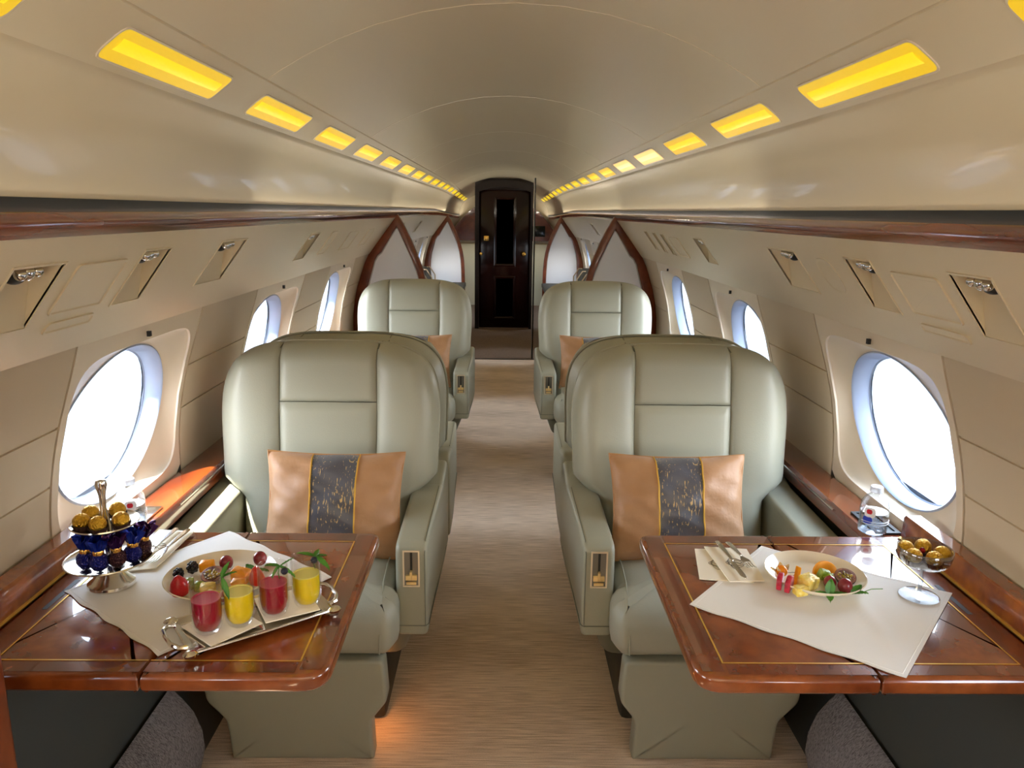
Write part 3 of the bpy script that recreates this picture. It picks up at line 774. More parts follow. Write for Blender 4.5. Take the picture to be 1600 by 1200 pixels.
def build_cushion(label):
    t = thing('throw_cushion', label, 'cushion', group='tan cushions with a dark band')
    Wd, Ht, Th = .192, .150, .060
    def P(a, b, f):
        # pinched edges: sides bow inwards, corners stick out
        x = a*Wd*(1-.07*(1-b*b)); z = b*Ht*(1-.07*(1-a*a))
        th = Th*((1-abs(a)**2.2)*(1-abs(b)**2.2))**.5*f
        wr = .005*math.sin(a*9+b*4)*math.sin(b*11)*(1 if f else 0)
        return x, th+(.003+wr)*(1 if f > 0 else -1), z
    def part(name, a0, a1, m_, off=0):
        mb = MB(); nn_ = 14
        for f in (1, -1):
            mb.grid(lambda u, v: (lambda p: (p[0], p[1]*(1+off)*-1, p[2]))(P(a0+(a1-a0)*u, -1+2*v, f)), nn_, 26)
        return mb.build(name, m_, t)
    part('cover', -1, -.33, tan); part('cover', .33, 1, tan); part('centre_band', -.335, .335, band, .02)
    for a in (-.34, .34):
        mb = MB(); mb.tube([(lambda p: (p[0], -p[1]*1.02-.0015, p[2]))(P(a, -1+2*i/24, 1)) for i in range(25)], .0022, 6); mb.build('gold_piping', goldline, t)
    mb = MB(); lp = [P(-1+2*i/20, -1, 0) for i in range(20)]+[P(1, -1+2*i/20, 0) for i in range(20)]+[P(1-2*i/20, 1, 0) for i in range(20)]+[P(-1, 1-2*i/20, 0) for i in range(20)]
    mb.tube([(p[0], 0, p[2]) for p in lp]+[(lp[0][0], 0, lp[0][2])], .0028, 6); mb.build('edge_piping', mat('tan_piping', (176, 128, 80), rough=.5), t)
    return t
cu = build_cushion('tan cushion with a dark gold-flecked band leaning on the front left seat')
cu.location = (-.462, 2.035, .640); cu.rotation_euler = (math.radians(-21), math.radians(1.5), .06)
def cush(x, y, z, rx, ry, rz, label):
    c = copy_tree(cu, label); c.location = (x, y, z); c.rotation_euler = (math.radians(rx), math.radians(ry), rz)
cush(.503, 2.035, .640, -21, -.5, -.03, 'tan cushion with a dark gold-flecked band leaning on the front right seat')
cush(-.470, 4.225, .630, -21, 1, .05, 'tan cushion on the third row left seat, mostly hidden')
cush(.52, 4.225, .630, -21, 0, -.05, 'tan cushion on the third row right seat, mostly hidden')

# ------------------------------------------------------------------ tables
TZ = .700
def build_table(s, label):
    t = thing('folding_table', label, 'table', (XC, 0, 0))
    xi, xo, y0, y1 = .307, .926, 1.128, 1.712
    xf = .614
    def slab(name, a0, a1, r0):
        o = roundpoly([(a0, y0), (a1, y0), (a1, y1), (a0, y1)], r0, 6)
        m = MB(); puff(m, o, TZ-.032, TZ, .010, caps=2); return m.build(name, tablewood, t, tf=lambda x, y, z: (s*x, y, z))
    l1 = slab('table_leaf', xi, xf-.001, [.05, .004, .004, .03]); l2 = slab('table_leaf', xf+.001, xo, .004)
    # cross-banded border just above the leaf surface, then the brass line
    def strip(m, x0, x1, ya, yb, z=TZ+.0006): m.add([(s*x0, ya, z), (s*x1, ya, z), (s*x1, yb, z), (s*x0, yb, z)], [(0, 1, 2, 3)])
    bx, by0, by1, bo = xi+.055, y0+.045, y1-.055, xo-.055
    m = MB()
    strip(m, xi+.012, bx-.006, y0+.02, y1-.02); strip(m, bx, xf-.003, y0+.012, by0-.004); strip(m, bx, xf-.003, by1+.004, y1-.012)
    m.build('edge_banding', tableedge, l1, smooth=False)
    m = MB(); strip(m, xf+.003, bo, y0+.012, by0-.004); strip(m, xf+.003, bo, by1+.004, y1-.012); strip(m, bo+.004, xo-.004, y0+.012, y1-.012); m.build('edge_banding', tableedge, l2, smooth=False)
    m = MB(); z = TZ+.0010; w_ = .0032
    strip(m, bx-.004, bx-.004+w_, by0, by1, z); strip(m, bx-.004, xf-.002, by0-w_/2, by0+w_/2, z); strip(m, bx-.004, xf-.002, by1-w_/2, by1+w_/2, z); m.build('brass_inlay', goldline, l1, smooth=False)
    m = MB(); strip(m, xf+.002, bo+w_, by0-w_/2, by0+w_/2, z); strip(m, xf+.002, bo+w_, by1-w_/2, by1+w_/2, z); strip(m, bo, bo+w_, by0, by1, z); m.build('brass_inlay', goldline, l2, smooth=False)
    m = MB(); m.add([(s*x, y, TZ+.0012) for x, y in ((bo+.012, 1.34), (bo+.022, 1.34), (bo+.022, 1.46), (bo+.012, 1.46))], [(0, 1, 2, 3)]); m.build('latch_slot', black, l2, smooth=False)
    m = MB(); m.box(.90, .96, 1.2, 1.64, TZ-.06, TZ-.034); m.build('support_arm', steel, t, bevel=.004, tf=lambda x, y, z: (s*x, y, z))
    return t
build_table(-1, 'glossy burl wood folding table at left holding the tray of juices')
build_table(1, 'glossy burl wood folding table at right holding the glass coupe')

# ------------------------------------------------------------------ aft lounge seen past the partitions
def divan(s, y0, y1, label):
    t = thing('divan', label, 'divan', (XC, 0, 0))
    m = MB(); puff(m, roundpoly([(.36, y0), (.87, y0), (.87, y1), (.36, y1)], .05, 4), .30, .46, .04, bulge=.01); m.build('seat_cushion', greyfab, t, tf=lambda x, y, z: (s*x, y, z))
    m = MB(); m.box(.40, .84, y0+.03, y1-.03, 0, .31); m.build('base', greyfab, t, bevel=.01, tf=lambda x, y, z: (s*x, y, z))
    n_ = 3
    for k in range(n_):
        a = y0+(y1-y0)*k/n_; b = y0+(y1-y0)*(k+1)/n_
        m = MB(); puff(m, roundpoly([(a+.006, .48), (b-.006, .48), (b-.006, .93), (a+.006, .93)], .06, 4), .70, .86, .05, bulge0=.02); m.build('back_cushion', greyfab, t, tf=lambda x, y, z: (s*z, x, y))
    for k in range(5):
        a = y0+(y1-y0)*(k+.5)/5
        m = MB(); m.tube([(s*(.652 if i < 4 else .70+.03*(i-4)), a, .5+.12*min(i, 3.6)) for i in range(6)], .006, 6); m.build('stripe', creamfab, t)
    return t
divan(-1, 5.75, 7.45, 'grey fabric divan along the left wall behind the near arch')
divan(1, 5.75, 7.45, 'grey fabric divan along the right wall behind the near arch')
m = MB(); puff(m, roundpoly([(-.2, -.16), (.2, -.16), (.2, .16), (-.2, .16)], .03, 3), -.05, .05, .045, bulge=.03)
p = tag(m.build('throw_pillow', creamfab), 'cream pillow on the grey left divan beside the third row seat', 'pillow'); p.location = (-.44, 5.95, .62); p.rotation_euler = (1.2, .5, .6)
for s, y, lab in ((-1, 8.15, 'dark low console in the aft left cabin before the far arch'), (1, 8.15, 'dark low console in the aft right cabin before the far arch')):
    t = thing('console', lab, 'console', (XC, 0, 0))
    m = MB(); m.box(.46, .93, 8.0, 9.4, .55, .60); m.build('top', dado, t, bevel=.008, tf=lambda x, y, z: (s*x, y, z))
    m = MB(); m.box(.50, .80, 8.03, 9.4, 0, .55); m.build('body', greyfab, t, bevel=.008, tf=lambda x, y, z: (s*x, y, z))

# low orange floor lamp between the front left leg rest and the aisle
l = bpy.data.lights.new('floor_lamp', 'POINT'); l.energy = .25; l.color = (1, .35, .08); l.shadow_soft_size = .012
lo_ = bpy.data.objects.new('floor_lamp', l); COL.objects.link(lo_); lo_.location = (-.335, 1.93, .10)

# ------------------------------------------------------------------ outside: apron, wing
m = MB(); m.add([(-600, -600, -1.9), (600, -600, -1.9), (600, 600, -1.9), (-600, 600, -1.9)], [(0, 1, 2, 3)])
tag(m.build('ground', mat('concrete_apron', (50, 60, 72), rough=.9, noise=(.3, (60, 70, 82), .4, .6))), kind='structure')
t = thing('aircraft_wing', 'pale aircraft wing seen through the right front window', 'wing')
m = MB(); m.add([(1.3, 2.2, -.55), (9, 6.4, -.15), (9, 7.9, -.15), (1.3, 6.2, -.55), (1.3, 2.2, -.65), (9, 6.4, -.22), (9, 7.9, -.2), (1.3, 6.2, -.65)], [(0,1,2,3),(4,7,6,5),(0,4,5,1),(1,5,6,2),(2,6,7,3),(3,7,4,0)]); m.build('wing_skin', mat('wing_grey', (66, 74, 92), rough=.6), t, smooth=False)
m = MB(); m.tube([(1.3, 2.2, -.58), (9, 6.4, -.18)], .08, 12); m.build('leading_edge', mat('wing_white', (235, 236, 238), rough=.3), t)

# ------------------------------------------------------------------ things on the tables
TT = TZ + .0016
def cloth(corners, label, ph, z0=TT):
    A, B, C_, D = [Vector(c) for c in corners]
    def fn(u, v, dz=0):
        p = A*(1-u)*(1-v)+B*u*(1-v)+C_*u*v+D*(1-u)*v
        e = min(u, 1-u, v, 1-v)
        wob = .0022*math.sin(u*23+ph)*(1 if e < .02 else .3)
        z = z0+.0012+.0022*max(0, math.sin(u*7+v*5+ph))*max(0, math.sin(v*6.5-u*3+ph*2))*min(1, e*8)+.004*math.exp(-((u*.8+v*.6-.86)/.035)**2)*min(1, e*6)
        return (p.x+wob*.4, p.y+wob, z+dz)
    m = MB(); m.grid(fn, 48, 48); m.grid(lambda u, v: fn(u, v, -.0012), 48, 48)
    o = m.build('linen_cloth', linen)
    h = MB()
    for a, b in (((.02, .02), (.98, .02)), ((.98, .02), (.98, .98)), ((.98, .98), (.02, .98)), ((.02, .98), (.02, .02))):
        h.tube([tuple(Vector(fn(a[0]+(b[0]-a[0])*i/40, a[1]+(b[1]-a[1])*i/40))+Vector((0, 0, -.0003))) for i in range(41)], .0009, 5)
    h.build('hem', linen, o)
    return tag(o, label, 'tablecloth', 'white linen cloths')
cloth([(-.863, 1.408), (-.579, 1.185), (-.347, 1.478), (-.639, 1.706)], 'white linen cloth turned like a diamond on the left table under the fruit plate', 0)
cloth([(.374, 1.369), (.679, 1.130), (.925, 1.423), (.606, 1.642)], 'white linen cloth turned like a diamond on the right table under the glass coupe', 2.1)
ZC_ = TT+.004           # top of the cloths
def napkin(corners, label, z, emb=True, ec=(90, 80, 60)):
    A, B, C_, D = [Vector(c) for c in corners]
    f = lambda u, v, h=0: tuple(list(A*(1-u)*(1-v)+B*u*(1-v)+C_*u*v+D*(1-u)*v)+[z+h+.0012*math.sin(u*3)*math.sin(v*3)])
    m = MB(); m.grid(lambda u, v: f(u, v, .0022), 10, 10); m.grid(lambda u, v: f(u, v, 0), 10, 10)
    m.rings([[f(u, v, 0) for u, v in ((0,0),(1,0),(1,1),(0,1))], [f(u, v, .0022) for u, v in ((0,0),(1,0),(1,1),(0,1))]], False, False)
    o = m.build('paper_napkin', paper, smooth=False)
    if emb:
        m = MB(); g = mat('emblem_ink%d' % ec[0], ec, rough=.5)
        ring = lambda cu_, cv, ru, rv, a0=0, a1=2*PI, t=0: [f(cu_+ru*math.cos(a0+(a1-a0)*i/24)*math.cos(t)-rv*math.sin(a0+(a1-a0)*i/24)*math.sin(t), cv+ru*math.cos(a0+(a1-a0)*i/24)*math.sin(t)+rv*math.sin(a0+(a1-a0)*i/24)*math.cos(t), .0026) for i in range(25)]
        m.tube(ring(.5, .5, .20, .13), .0006, 4); m.tube(ring(.5, .5, .25, .08, .4, 5.6), .0005, 4); m.tube(ring(.42, .47, .1, .16, 1, 5), .0005, 4)
        m.tube([f(.30+.05*i, .5+.03*math.sin(i*1.9), .0026) for i in range(9)], .0006, 4)
        m.build('emblem', g, o)
    return tag(o, label, 'napkin')
napkin([(.421, 1.477), (.530, 1.460), (.535, 1.620), (.447, 1.624)], 'cream paper napkin with a line emblem, lower one beside the right plate', TT)
napkin([(.478, 1.455), (.552, 1.459), (.562, 1.612), (.468, 1.624)], 'white paper napkin with a line emblem carrying knife and fork on the right table', TT+.0055, ec=(70, 66, 62))
napkin([(-.800, 1.478), (-.722, 1.500), (-.715, 1.690), (-.800, 1.698)], 'white paper napkin under the knife and fork on the left table', ZC_+.001, ec=(96, 88, 74))
def cutlery(kind, p0, p1, z, label):
    t = thing(kind, label, 'cutlery', (p0[0], p0[1], z), math.atan2(p1[1]-p0[1], p1[0]-p0[0]))
    L_ = math.hypot(p1[0]-p0[0], p1[1]-p0[1])
    hz = lambda x: .0035+.0015*math.sin(x/L_*PI)
    def slab(o, name, h=.0022):
        m = MB(); puff(m, o, 0, h, .0008, caps=2); return m.build(name, silver, t, tf=lambda x, y, z_: (x, y, z_+hz(x)))
    slab(roundpoly([(0, -.0055), (.03, -.006), (L_*.55, -.0028), (L_*.55, .0028), (.03, .006), (0, .0055)], [.004, .002, .001, .001, .002, .004], 3), 'handle', .0034)
    if kind == 'table_knife':
        slab(roundpoly([(L_*.54, -.003), (L_*.60, -.0075), (L_*.92, -.008), (L_, .002), (L_*.9, .0045), (L_*.54, .003)], [.001, .004, .006, .003, .004, .001], 3), 'blade', .0014)
    else:
        slab(roundpoly([(L_*.54, -.002), (L_*.70, -.010), (L_*.78, -.010), (L_*.78, .010), (L_*.70, .010), (L_*.54, .002)], [.001, .008, .001, .001, .008, .001], 3), 'fork_head', .0018)
        for k in range(4):
            m = MB(); y = -.0085+.00567*k; m.tube([(L_*.775, y, .0045), (L_*.88, y, .0035), (L_*.96, y, .005), (L_, y, .007)], [.0014, .0013, .0012, .0006], 6); m.build('tine', silver, t)
    return t
cutlery('table_knife', (.500, 1.637), (.512, 1.452), TT+.0095, 'silver knife with its tip toward the camera on the right napkin')
cutlery('table_fork', (.523, 1.632), (.540, 1.500), TT+.0095, 'silver fork with its tines toward the camera on the right napkin')
cutlery('table_knife', (-.755, 1.69), (-.762, 1.50), ZC_+.005, 'silver knife on the left napkin behind the tiered stand')
cutlery('table_fork', (-.725, 1.685), (-.738, 1.505), ZC_+.005, 'silver fork on the left napkin beside the knife')

# plates
def plate(c, r, label, sx=1):
    t = thing('plate', label, 'plate', (c[0], c[1], ZC_+.001))
    m = MB(); m.lathe([(0.001, .0), (r*.70, 0), (r*.78, .003), (r*.985, .017), (r, .0195), (r*.985, .021), (r*.95, .018), (r*.80, .0065), (r*.72, .0045), (.001, .004)], 64)
    m.build('plate_body', china, t, tf=lambda x, y, z: (x*sx, y, z)); return t
pl_ = plate((-.563, 1.443), .110, 'cream fruit plate on the left table behind the juice glasses')
pr_ = plate((.658, 1.468), .101, 'cream fruit plate on the right table')
m = MB(); ink = mat('plate_ink', (60, 60, 80), rough=.4)
for ru, rv in ((.011, .006), (.007, .003)): m.tube([(-.036+ru*math.cos(i*PI/10), .004+rv*math.sin(i*PI/10), .0052) for i in range(21)], .0005, 4)
m.tube([(-.05+.004*i, .024+.0015*math.sin(i*2.2), .0050) for i in range(8)], .0005, 4)
m.build('emblem', ink, pr_)

# fruit
PLZ = ZC_+.001+.0045
straw_m = mat('strawberry_red', (176, 22, 34), rough=.3, sub=.1, noise=(260, (214, 60, 52), .60, .70)); grape_m = mat('grape_skin', (120, 34, 46), rough=.22, noise=(40, (150, 62, 66), .4, .6)); mango_m = mat('mango_flesh', (248, 164, 14), rough=.35, sub=.15)
pine_m = mat('pineapple_flesh', (238, 208, 84), rough=.4, sub=.2, noise=(90, (248, 232, 150), .4, .65), bump=(120, .5)); kiwi_m = mat('kiwi_flesh', (122, 150, 32), rough=.35, noise=(70, (168, 186, 80), .4, .6)); leaf_m = mat('mint_leaf', (52, 112, 30), rough=.45, noise=(30, (88, 150, 48), .35, .65)); berry_m = mat('blackberry', (22, 18, 30), rough=.25)
passion_skin = mat('passionfruit_skin', (70, 30, 40), rough=.35); passion_rim = mat('passionfruit_rim', (232, 176, 150), rough=.5); passion_pulp = mat('passionfruit_pulp', (176, 150, 50), rough=.2, noise=(160, (84, 68, 30), .5, .62))
strawcut = mat('strawberry_flesh', (226, 50, 36), rough=.3, noise=(38, (246, 150, 110), .45, .75)); dragon_m = mat('magenta_flesh', (150, 16, 40), rough=.3, noise=(120, (190, 40, 66), .4, .6)); husk_m = mat('physalis_husk', (222, 200, 150), rough=.8)
def fruit(name, mb, m_, loc, label, rot=(0, 0, 0), cat='fruit', group=None):
    o = mb.build(name, m_); o.location = loc; o.rotation_euler = rot
    return tag(o, label, cat, group)
def strawberry(loc, rot, label, k=1.0):
    m = MB(); m.lathe([(.001, 0), (.006*k, .003*k), (.013*k, .014*k), (.016*k, .026*k), (.0145*k, .034*k), (.007*k, .039*k), (.001, .039*k)], 20); return fruit('strawberry', m, straw_m, loc, label, rot)
def grape(loc, label, r=.0125, c=None): m = MB(); m.ball((0, 0, r*1.05), r, 20, 14, sc=(1, 1, 1.1)); return fruit('grape', m, c or grape_m, loc, label)
def chunk(name, loc, rot, sz, m_, label, j=.12):
    m = MB(); r_ = random.Random(int(loc[0]*1e4)); o = roundpoly([(-sz[0], -sz[1]*(1-j)), (sz[0]*(1-j), -sz[1]), (sz[0], sz[1]*(1-j)), (-sz[0]*(1-j), sz[1])], min(sz[:2])*.4, 3)
    puff(m, dense(o, min(sz[:2])*.5), 0, sz[2]*2, min(sz)*.35, caps=3, bulge=sz[2]*.15); m.v = [tuple(c+r_.uniform(-1, 1)*min(sz)*.05 for c in v) for v in m.v]
    return fruit(name, m, m_, loc, label, rot)
def blackberry(loc, label, r=.011):
    m = MB()
    for i in range(26):
        t = math.acos(1-2*(i+.5)/26); a = i*2.4; m.ball((r*.72*math.sin(t)*math.cos(a), r*.72*math.sin(t)*math.sin(a), r+r*.85*math.cos(t)), r*.34, 8, 6)
    return fruit('blackberry', m, berry_m, loc, label)
def passion(loc, rot, label, r=.023):
    t = thing('passionfruit_half', label, 'fruit', loc); t.rotation_euler = rot
    m = MB(); m.lathe([(.001, 0), (r*.5, r*.12), (r*.85, r*.42), (r, r*.85), (r*1.0, r*.98), (r*.95, r)], 32); m.build('skin', passion_skin, t)
    m = MB(); m.lathe([(r*.96, r), (r*.78, r*1.0), (r*.76, r*.9), (.001, r*.8)], 32); m.build('rim', passion_rim, t)
    m = MB(); rr = random.Random(3)
    m.lathe([(r*.77, r*.93), (r*.4, r*1.0), (.001, r*1.02)], 24)
    for i in range(22): a = rr.random()*6.28; q = r*.68*rr.random()**.5; m.ball((q*math.cos(a), q*math.sin(a), r*1.0), r*.1, 8, 5, sc=(1, 1.5, .6))
    m.build('pulp', passion_pulp, t); return t
def leaf(mb, base, dirv, L_, w_, droop=.3, up=(0, 0, 1)):
    b = Vector(base); d = Vector(dirv).normalized(); sd_ = d.cross(Vector(up)).normalized(); u_ = sd_.cross(d)
    def f(u, v): 
        ww = w_*math.sin(PI*min(1, v*.96+.04))**.8*(1-.3*v)
        return tuple(b+d*L_*v+sd_*ww*(u-.5)*2+u_*(abs(u-.5)*.35*w_*2-droop*L_*v*v+.0006*math.sin(v*30)))
    mb.grid(f, 4, 10); n_ = len(mb.v)
    mb.grid(lambda u, v: tuple(Vector(f(1-u, v))-u_*.0005), 4, 10)
def sprig(name, loc, leaves, label, stem=None):
    m = MB()
    for b, d, L_, w_, dr_ in leaves: leaf(m, b, d, L_, w_, dr_)
    if stem: m.tube(stem, .0008, 6)
    o = m.build(name, leaf_m); o.location = loc
    return tag(o, label, 'herb sprig')
P = PLZ
strawberry((-.618, 1.366, P+.003), (.25, .05, 0), 'whole strawberry standing point up at the left edge of the left plate', 1.15).rotation_euler = (PI+.25, 0, 0)
bpy.context.view_layer.update()
for o in [x for x in COL.objects if x.name == 'strawberry']: o.location.z = P+.047
blackberry((-.648, 1.440, P+.004), 'blackberry at the left rim of the left plate')
blackberry((-.630, 1.466, P+.004), 'blackberry behind the other one on the left plate, next to the orange piece', .012)
chunk('kiwi_piece', (-.612, 1.405, P), (0, 0, .3), (.008, .008, .011), kiwi_m, 'green kiwi piece behind the strawberry on the left plate')
chunk('kiwi_piece', (-.592, 1.398, P), (0, .1, .1), (.009, .008, .009), kiwi_m, 'green kiwi piece beside the pineapple on the left plate')
chunk('mango_piece', (-.606, 1.482, P+.002), (.1, 0, .2), (.015, .012, .010), mango_m, 'orange mango piece at the back of the left plate by the blackberries')
passion((-.574, 1.434, P), (math.radians(18), 0, 0), 'halved passionfruit with seeds in the middle of the left plate')
grape((-.570, 1.492, P), 'red grape right behind the passionfruit on the left plate', .014)
chunk('mango_piece', (-.522, 1.442, P+.002), (.2, .1, -.2), (.020, .013, .012), mango_m, 'large scored mango piece in the middle of the left plate')
chunk('mango_piece', (-.512, 1.400, P), (.3, 0, 0), (.014, .010, .013), mango_m, 'sliced mango piece seen through the second glass')
chunk('pineapple_chunk', (-.570, 1.388, P), (.2, 0, .3), (.015, .012, .010), pine_m, 'pale pineapple chunk in front of the passionfruit on the left plate')
chunk('pineapple_chunk', (-.552, 1.366, P), (.3, .1, -.2), (.014, .010, .008), pine_m, 'pale pineapple chunk behind the rim of the first glass')
grape((-.502, 1.500, P+.006), 'red grape at the back right of the left plate', .014)
m = MB(); m.lathe([(.001, 0), (.006, .004), (.013, .018), (.0165, .032), (.014, .042), (.006, .046), (.001, .046)], 24); 
m.v = [(x, max(y, -.002)*.8, z) for x, y, z in m.v]
fruit('strawberry_half', m, strawcut, (-.481, 1.408, P+.048), 'halved strawberry with its cut face to the camera on the left plate', (PI, 0, 0)).rotation_euler = (-.15, PI, 0)
grape((-.528, 1.352, P+.002), 'small red berry between the first two glasses on the left plate', .009, straw_m)
sprig('mint_sprig', (-.500, 1.450, P+.016), [((0, 0, 0), (1, .2, .1), .03, .009, .2), ((0, 0, 0), (-.6, .5, .3), .028, .009, .2), ((0, 0, 0), (.4, -1, .2), .026, .009, .3)], 'mint leaves beside the scored mango on the left plate')

# right plate
m = MB(); m.ball((0, 0, .012), .012, 18, 12); ph_ = thing('physalis', 'orange physalis berry with an open papery husk at the back left of the right plate', 'fruit', (.592, 1.475, P)); m.build('berry', mat('physalis_orange', (240, 140, 20), rough=.2), ph_)
m = MB()
for a in (.4, 1.5, 2.9, 3.7): leaf(m, (0, 0, .004), (math.cos(a), math.sin(a)*.8, .45+.3*math.sin(a*2)), .026, .009, -.2)
m.build('husk', husk_m, ph_)
for k, (x, y, rz, lab) in enumerate(((.572, 1.428, 1.1, 'dark red fruit wedge, left one at the front left of the right plate'), (.586, 1.416, 1.0, 'bright red fruit wedge beside the pineapple on the right plate'))):
    m = MB(); puff(m, roundpoly([(-.022, 0), (.022, 0), (.020, .024), (0, .031), (-.020, .024)], .008, 3), -.005, .005, .002, bulge=.002)
    o = m.build('red_wedge', dragon_m, tf=lambda a, b, h: (a, h, b)); o.location = (x, y, P); o.rotation_euler = (0, 0, rz); tag(o, lab, 'fruit')
chunk('pineapple_chunk', (.626, 1.425, P), (.1, .1, .7), (.021, .016, .013), pine_m, 'large pineapple chunk in the middle of the right plate')
chunk('pineapple_chunk', (.602, 1.397, P), (.0, 0, .4), (.015, .012, .009), pine_m, 'yellow pineapple chunk at the front rim of the right plate', .2)
chunk('mango_strip', (.618, 1.458, P+.004), (0, -.45, 1.1), (.026, .006, .005), mango_m, 'orange mango strip leaning behind the pineapple on the right plate')
m = MB(); m.rings([[(.026*math.cos(a)*(1 if i == 0 else 1), h, .026*math.sin(a)) for a in [PI*k/16 for k in range(17)]] for i, h in ((0, -.004), (1, .004))])
o = m.build('orange_slice', mango_m, smooth=False); o.location = (.690, 1.490, P); o.rotation_euler = (-.25, 0, .1); tag(o, 'half orange slice standing at the back of the right plate', 'fruit')
chunk('kiwi_piece', (.672, 1.462, P+.002), (.2, .3, .2), (.013, .009, .010), kiwi_m, 'green kiwi piece in front of the orange slice on the right plate')
chunk('kiwi_piece', (.683, 1.452, P+.001), (.1, -.2, -.5), (.010, .008, .008), kiwi_m, 'green kiwi piece touching the passionfruit on the right plate')
passion((.712, 1.448, P), (math.radians(24), math.radians(-6), 0), 'halved passionfruit at the right side of the right plate', .021)
grape((.672, 1.424, P), 'red grape behind the mint on the right plate', .0125)
grape((.694, 1.404, P), 'larger red grape in front of the passionfruit on the right plate', .0145)
sprig('mint_sprig', (.654, 1.382, P+.006), [((0, 0, 0), (.15, .3, 1), .034, .011, .1), ((0, 0, 0), (-1, .25, .15), .034, .010, .25), ((0, 0, 0), (1, .1, .1), .040, .009, .1), ((0, 0, 0), (-.3, -1, .1), .022, .008, .3)], 'mint sprig with broad leaves at the front of the right plate')
sprig('mint_sprig', (.700, 1.384, P+.008), [((0, 0, 0), (1, .7, .45), .034, .010, .1), ((0, 0, 0), (.6, -.1, .2), .030, .008, .2)], 'mint sprig with a thin stem at the right rim of the right plate', [(.02, .0, .004), (.04, .006, .008), (.062, .004, .010)])

# silver two-tier stand with chocolates
SX, SY = -.779, 1.430
st = thing('tiered_stand', 'two-tier silver cake stand at the far left of the left table', 'cake stand', (SX, SY, ZC_))
m = MB(); m.lathe([(.001, 0), (.040, 0), (.043, .004), (.042, .009), (.036, .013), (.026, .026), (.014, .042), (.009, .050), (.001, .050)], 40, sx=1.05); m.build('foot', silver, st)
def dish(r, z): 
    m = MB(); m.lathe([(.001, z), (r*.6, z+.001), (r*.93, z+.006), (r, z+.010), (r*.985, z+.0125), (r*.90, z+.009), (r*.6, z+.0035), (.001, z+.003)], 56); return m
m = dish(.080, .048); o = m.build('lower_dish', silver, st)
m = MB(); m.tube([(.080*math.cos(i*PI/32), .080*math.sin(i*PI/32), .0595) for i in range(65)], [.0016+.0007*(i % 2) for i in range(65)], 6); m.build('beaded_rim', silver, o)
m = dish(.063, .125); m.build('upper_dish', silver, st)
m = MB(); m.lathe([(.001, .05), (.006, .05), (.005, .07), (.007, .088), (.005, .10), (.006, .126), (.001, .126)], 16); m.build('stem', silver, st)
m = MB(); m.lathe([(.001, .126), (.011, .128), (.010, .140), (.006, .165), (.0065, .19), (.0095, .205), (.0115, .214), (.009, .222), (.001, .224)], 20); m.build('handle', silver, st)
goldfoil = mat('gold_foil', (226, 176, 60), rough=.28, metal=.9, bump=(160, .9)); cup_m = mat('brown_paper_cup', (58, 32, 24), rough=.6)
def praline(loc, label, parent_z=0):
    t = thing('foil_chocolate', label, 'chocolate', loc, random.random()*6, group='gold foil chocolates')
    rr = random.Random(int(abs(loc[0])*1e4)); m = MB()
    m.ball((0, 0, .0190), .0160, 22, 14, jit=.03, sc=(1, 1, .95)); m.build('foil_ball', goldfoil, t)
    m = MB(); m.lathe([(.001, .0005), (.0125, .0005), (.0175, .012), (.0170, .012), (.0120, .0015), (.001, .0015)], 40, flute=(20, .04)); m.build('paper_cup', cup_m, t)
    return t
UZ = ZC_+.1285
for x, y, lab in ((-.030, -.024, 'front left gold foil chocolate on the upper tier of the silver stand'), (.006, -.036, 'front middle gold foil chocolate on the upper tier of the silver stand'), (.038, -.014, 'right gold foil chocolate on the upper tier of the silver stand'),
                  (-.034, .016, 'back left gold foil chocolate on the upper tier of the silver stand'), (.008, .034, 'gold foil chocolate behind the handle on the upper tier')):
    praline((SX+x*1.05, SY+y*1.05, UZ), lab)
def candy(loc, rz, colr, label, tilt=0.0):
    t = thing('wrapped_candy', label, 'candy', loc, rz, group='twist-wrapped candies on the lower tier'); t.rotation_euler = (tilt, 0, rz)
    rr = random.Random(int(abs(loc[0]*1e5))); nm = 'blue' if colr[2] > 90 else 'plum'
    foil = mat(nm+'_foil', colr, rough=.22, metal=.75, bump=(220, .8), noise=(400, (150, 140, 170) if nm == 'blue' else (190, 150, 120), .60, .66))
    film = mat(nm+'_film', (24, 46, 150) if nm == 'blue' else (60, 26, 80), rough=.15, metal=.6)
    m = MB(); m.ball((0, 0, .0195), .0175, 20, 14, jit=.03, sc=(1, 1, 1.1)); m.build('wrapped_body', foil, t)
    m = MB(); m.lathe([(.0100, .033), (.0106, .035), (.0106, .041), (.0100, .043)], 20); m.build('gold_band', gold, t)
    m = MB(); N_ = 26
    rs = [[((r_*(1+am*math.cos(7*a+ph))*math.cos(a)), (r_*(1+am*math.cos(7*a+ph))*math.sin(a)), z+am*.012*math.sin(5*a)) for a in [2*PI*i/N_ for i in range(N_)]] for r_, z, am, ph in ((.009, .041, .05, 0), (.012, .046, .15, .3), (.016, .056, .25, .6), (.019, .066, .35, .9), (.016, .067, .4, .9), (.004, .046, .2, .3))]
    m.rings(rs, True, False); m.build('twisted_top', film, t, smooth=False)
LZ = ZC_+.0515
for x, y, c, lab, tl in ((-.028, -.034, (20, 26, 110), 'blue twist-wrapped candy at the front left of the lower tier', -.05), (.004, -.044, (22, 28, 120), 'blue twist-wrapped candy with a gold band at the front of the lower tier', -.05),
                     (.030, -.026, (62, 34, 44), 'plum twist-wrapped candy on the lower tier', .0), (.048, -.004, (20, 26, 105), 'blue twist-wrapped candy right of the plum one on the lower tier', .1), (.052, .026, (18, 24, 90), 'blue twist-wrapped candy leaning at the far right of the lower tier', .2), (-.008, .038, (18, 24, 96), 'blue twist-wrapped candy behind the stem of the lower tier', .1)):
    candy((SX+x, SY+y, LZ), x*40, c, lab, tl)

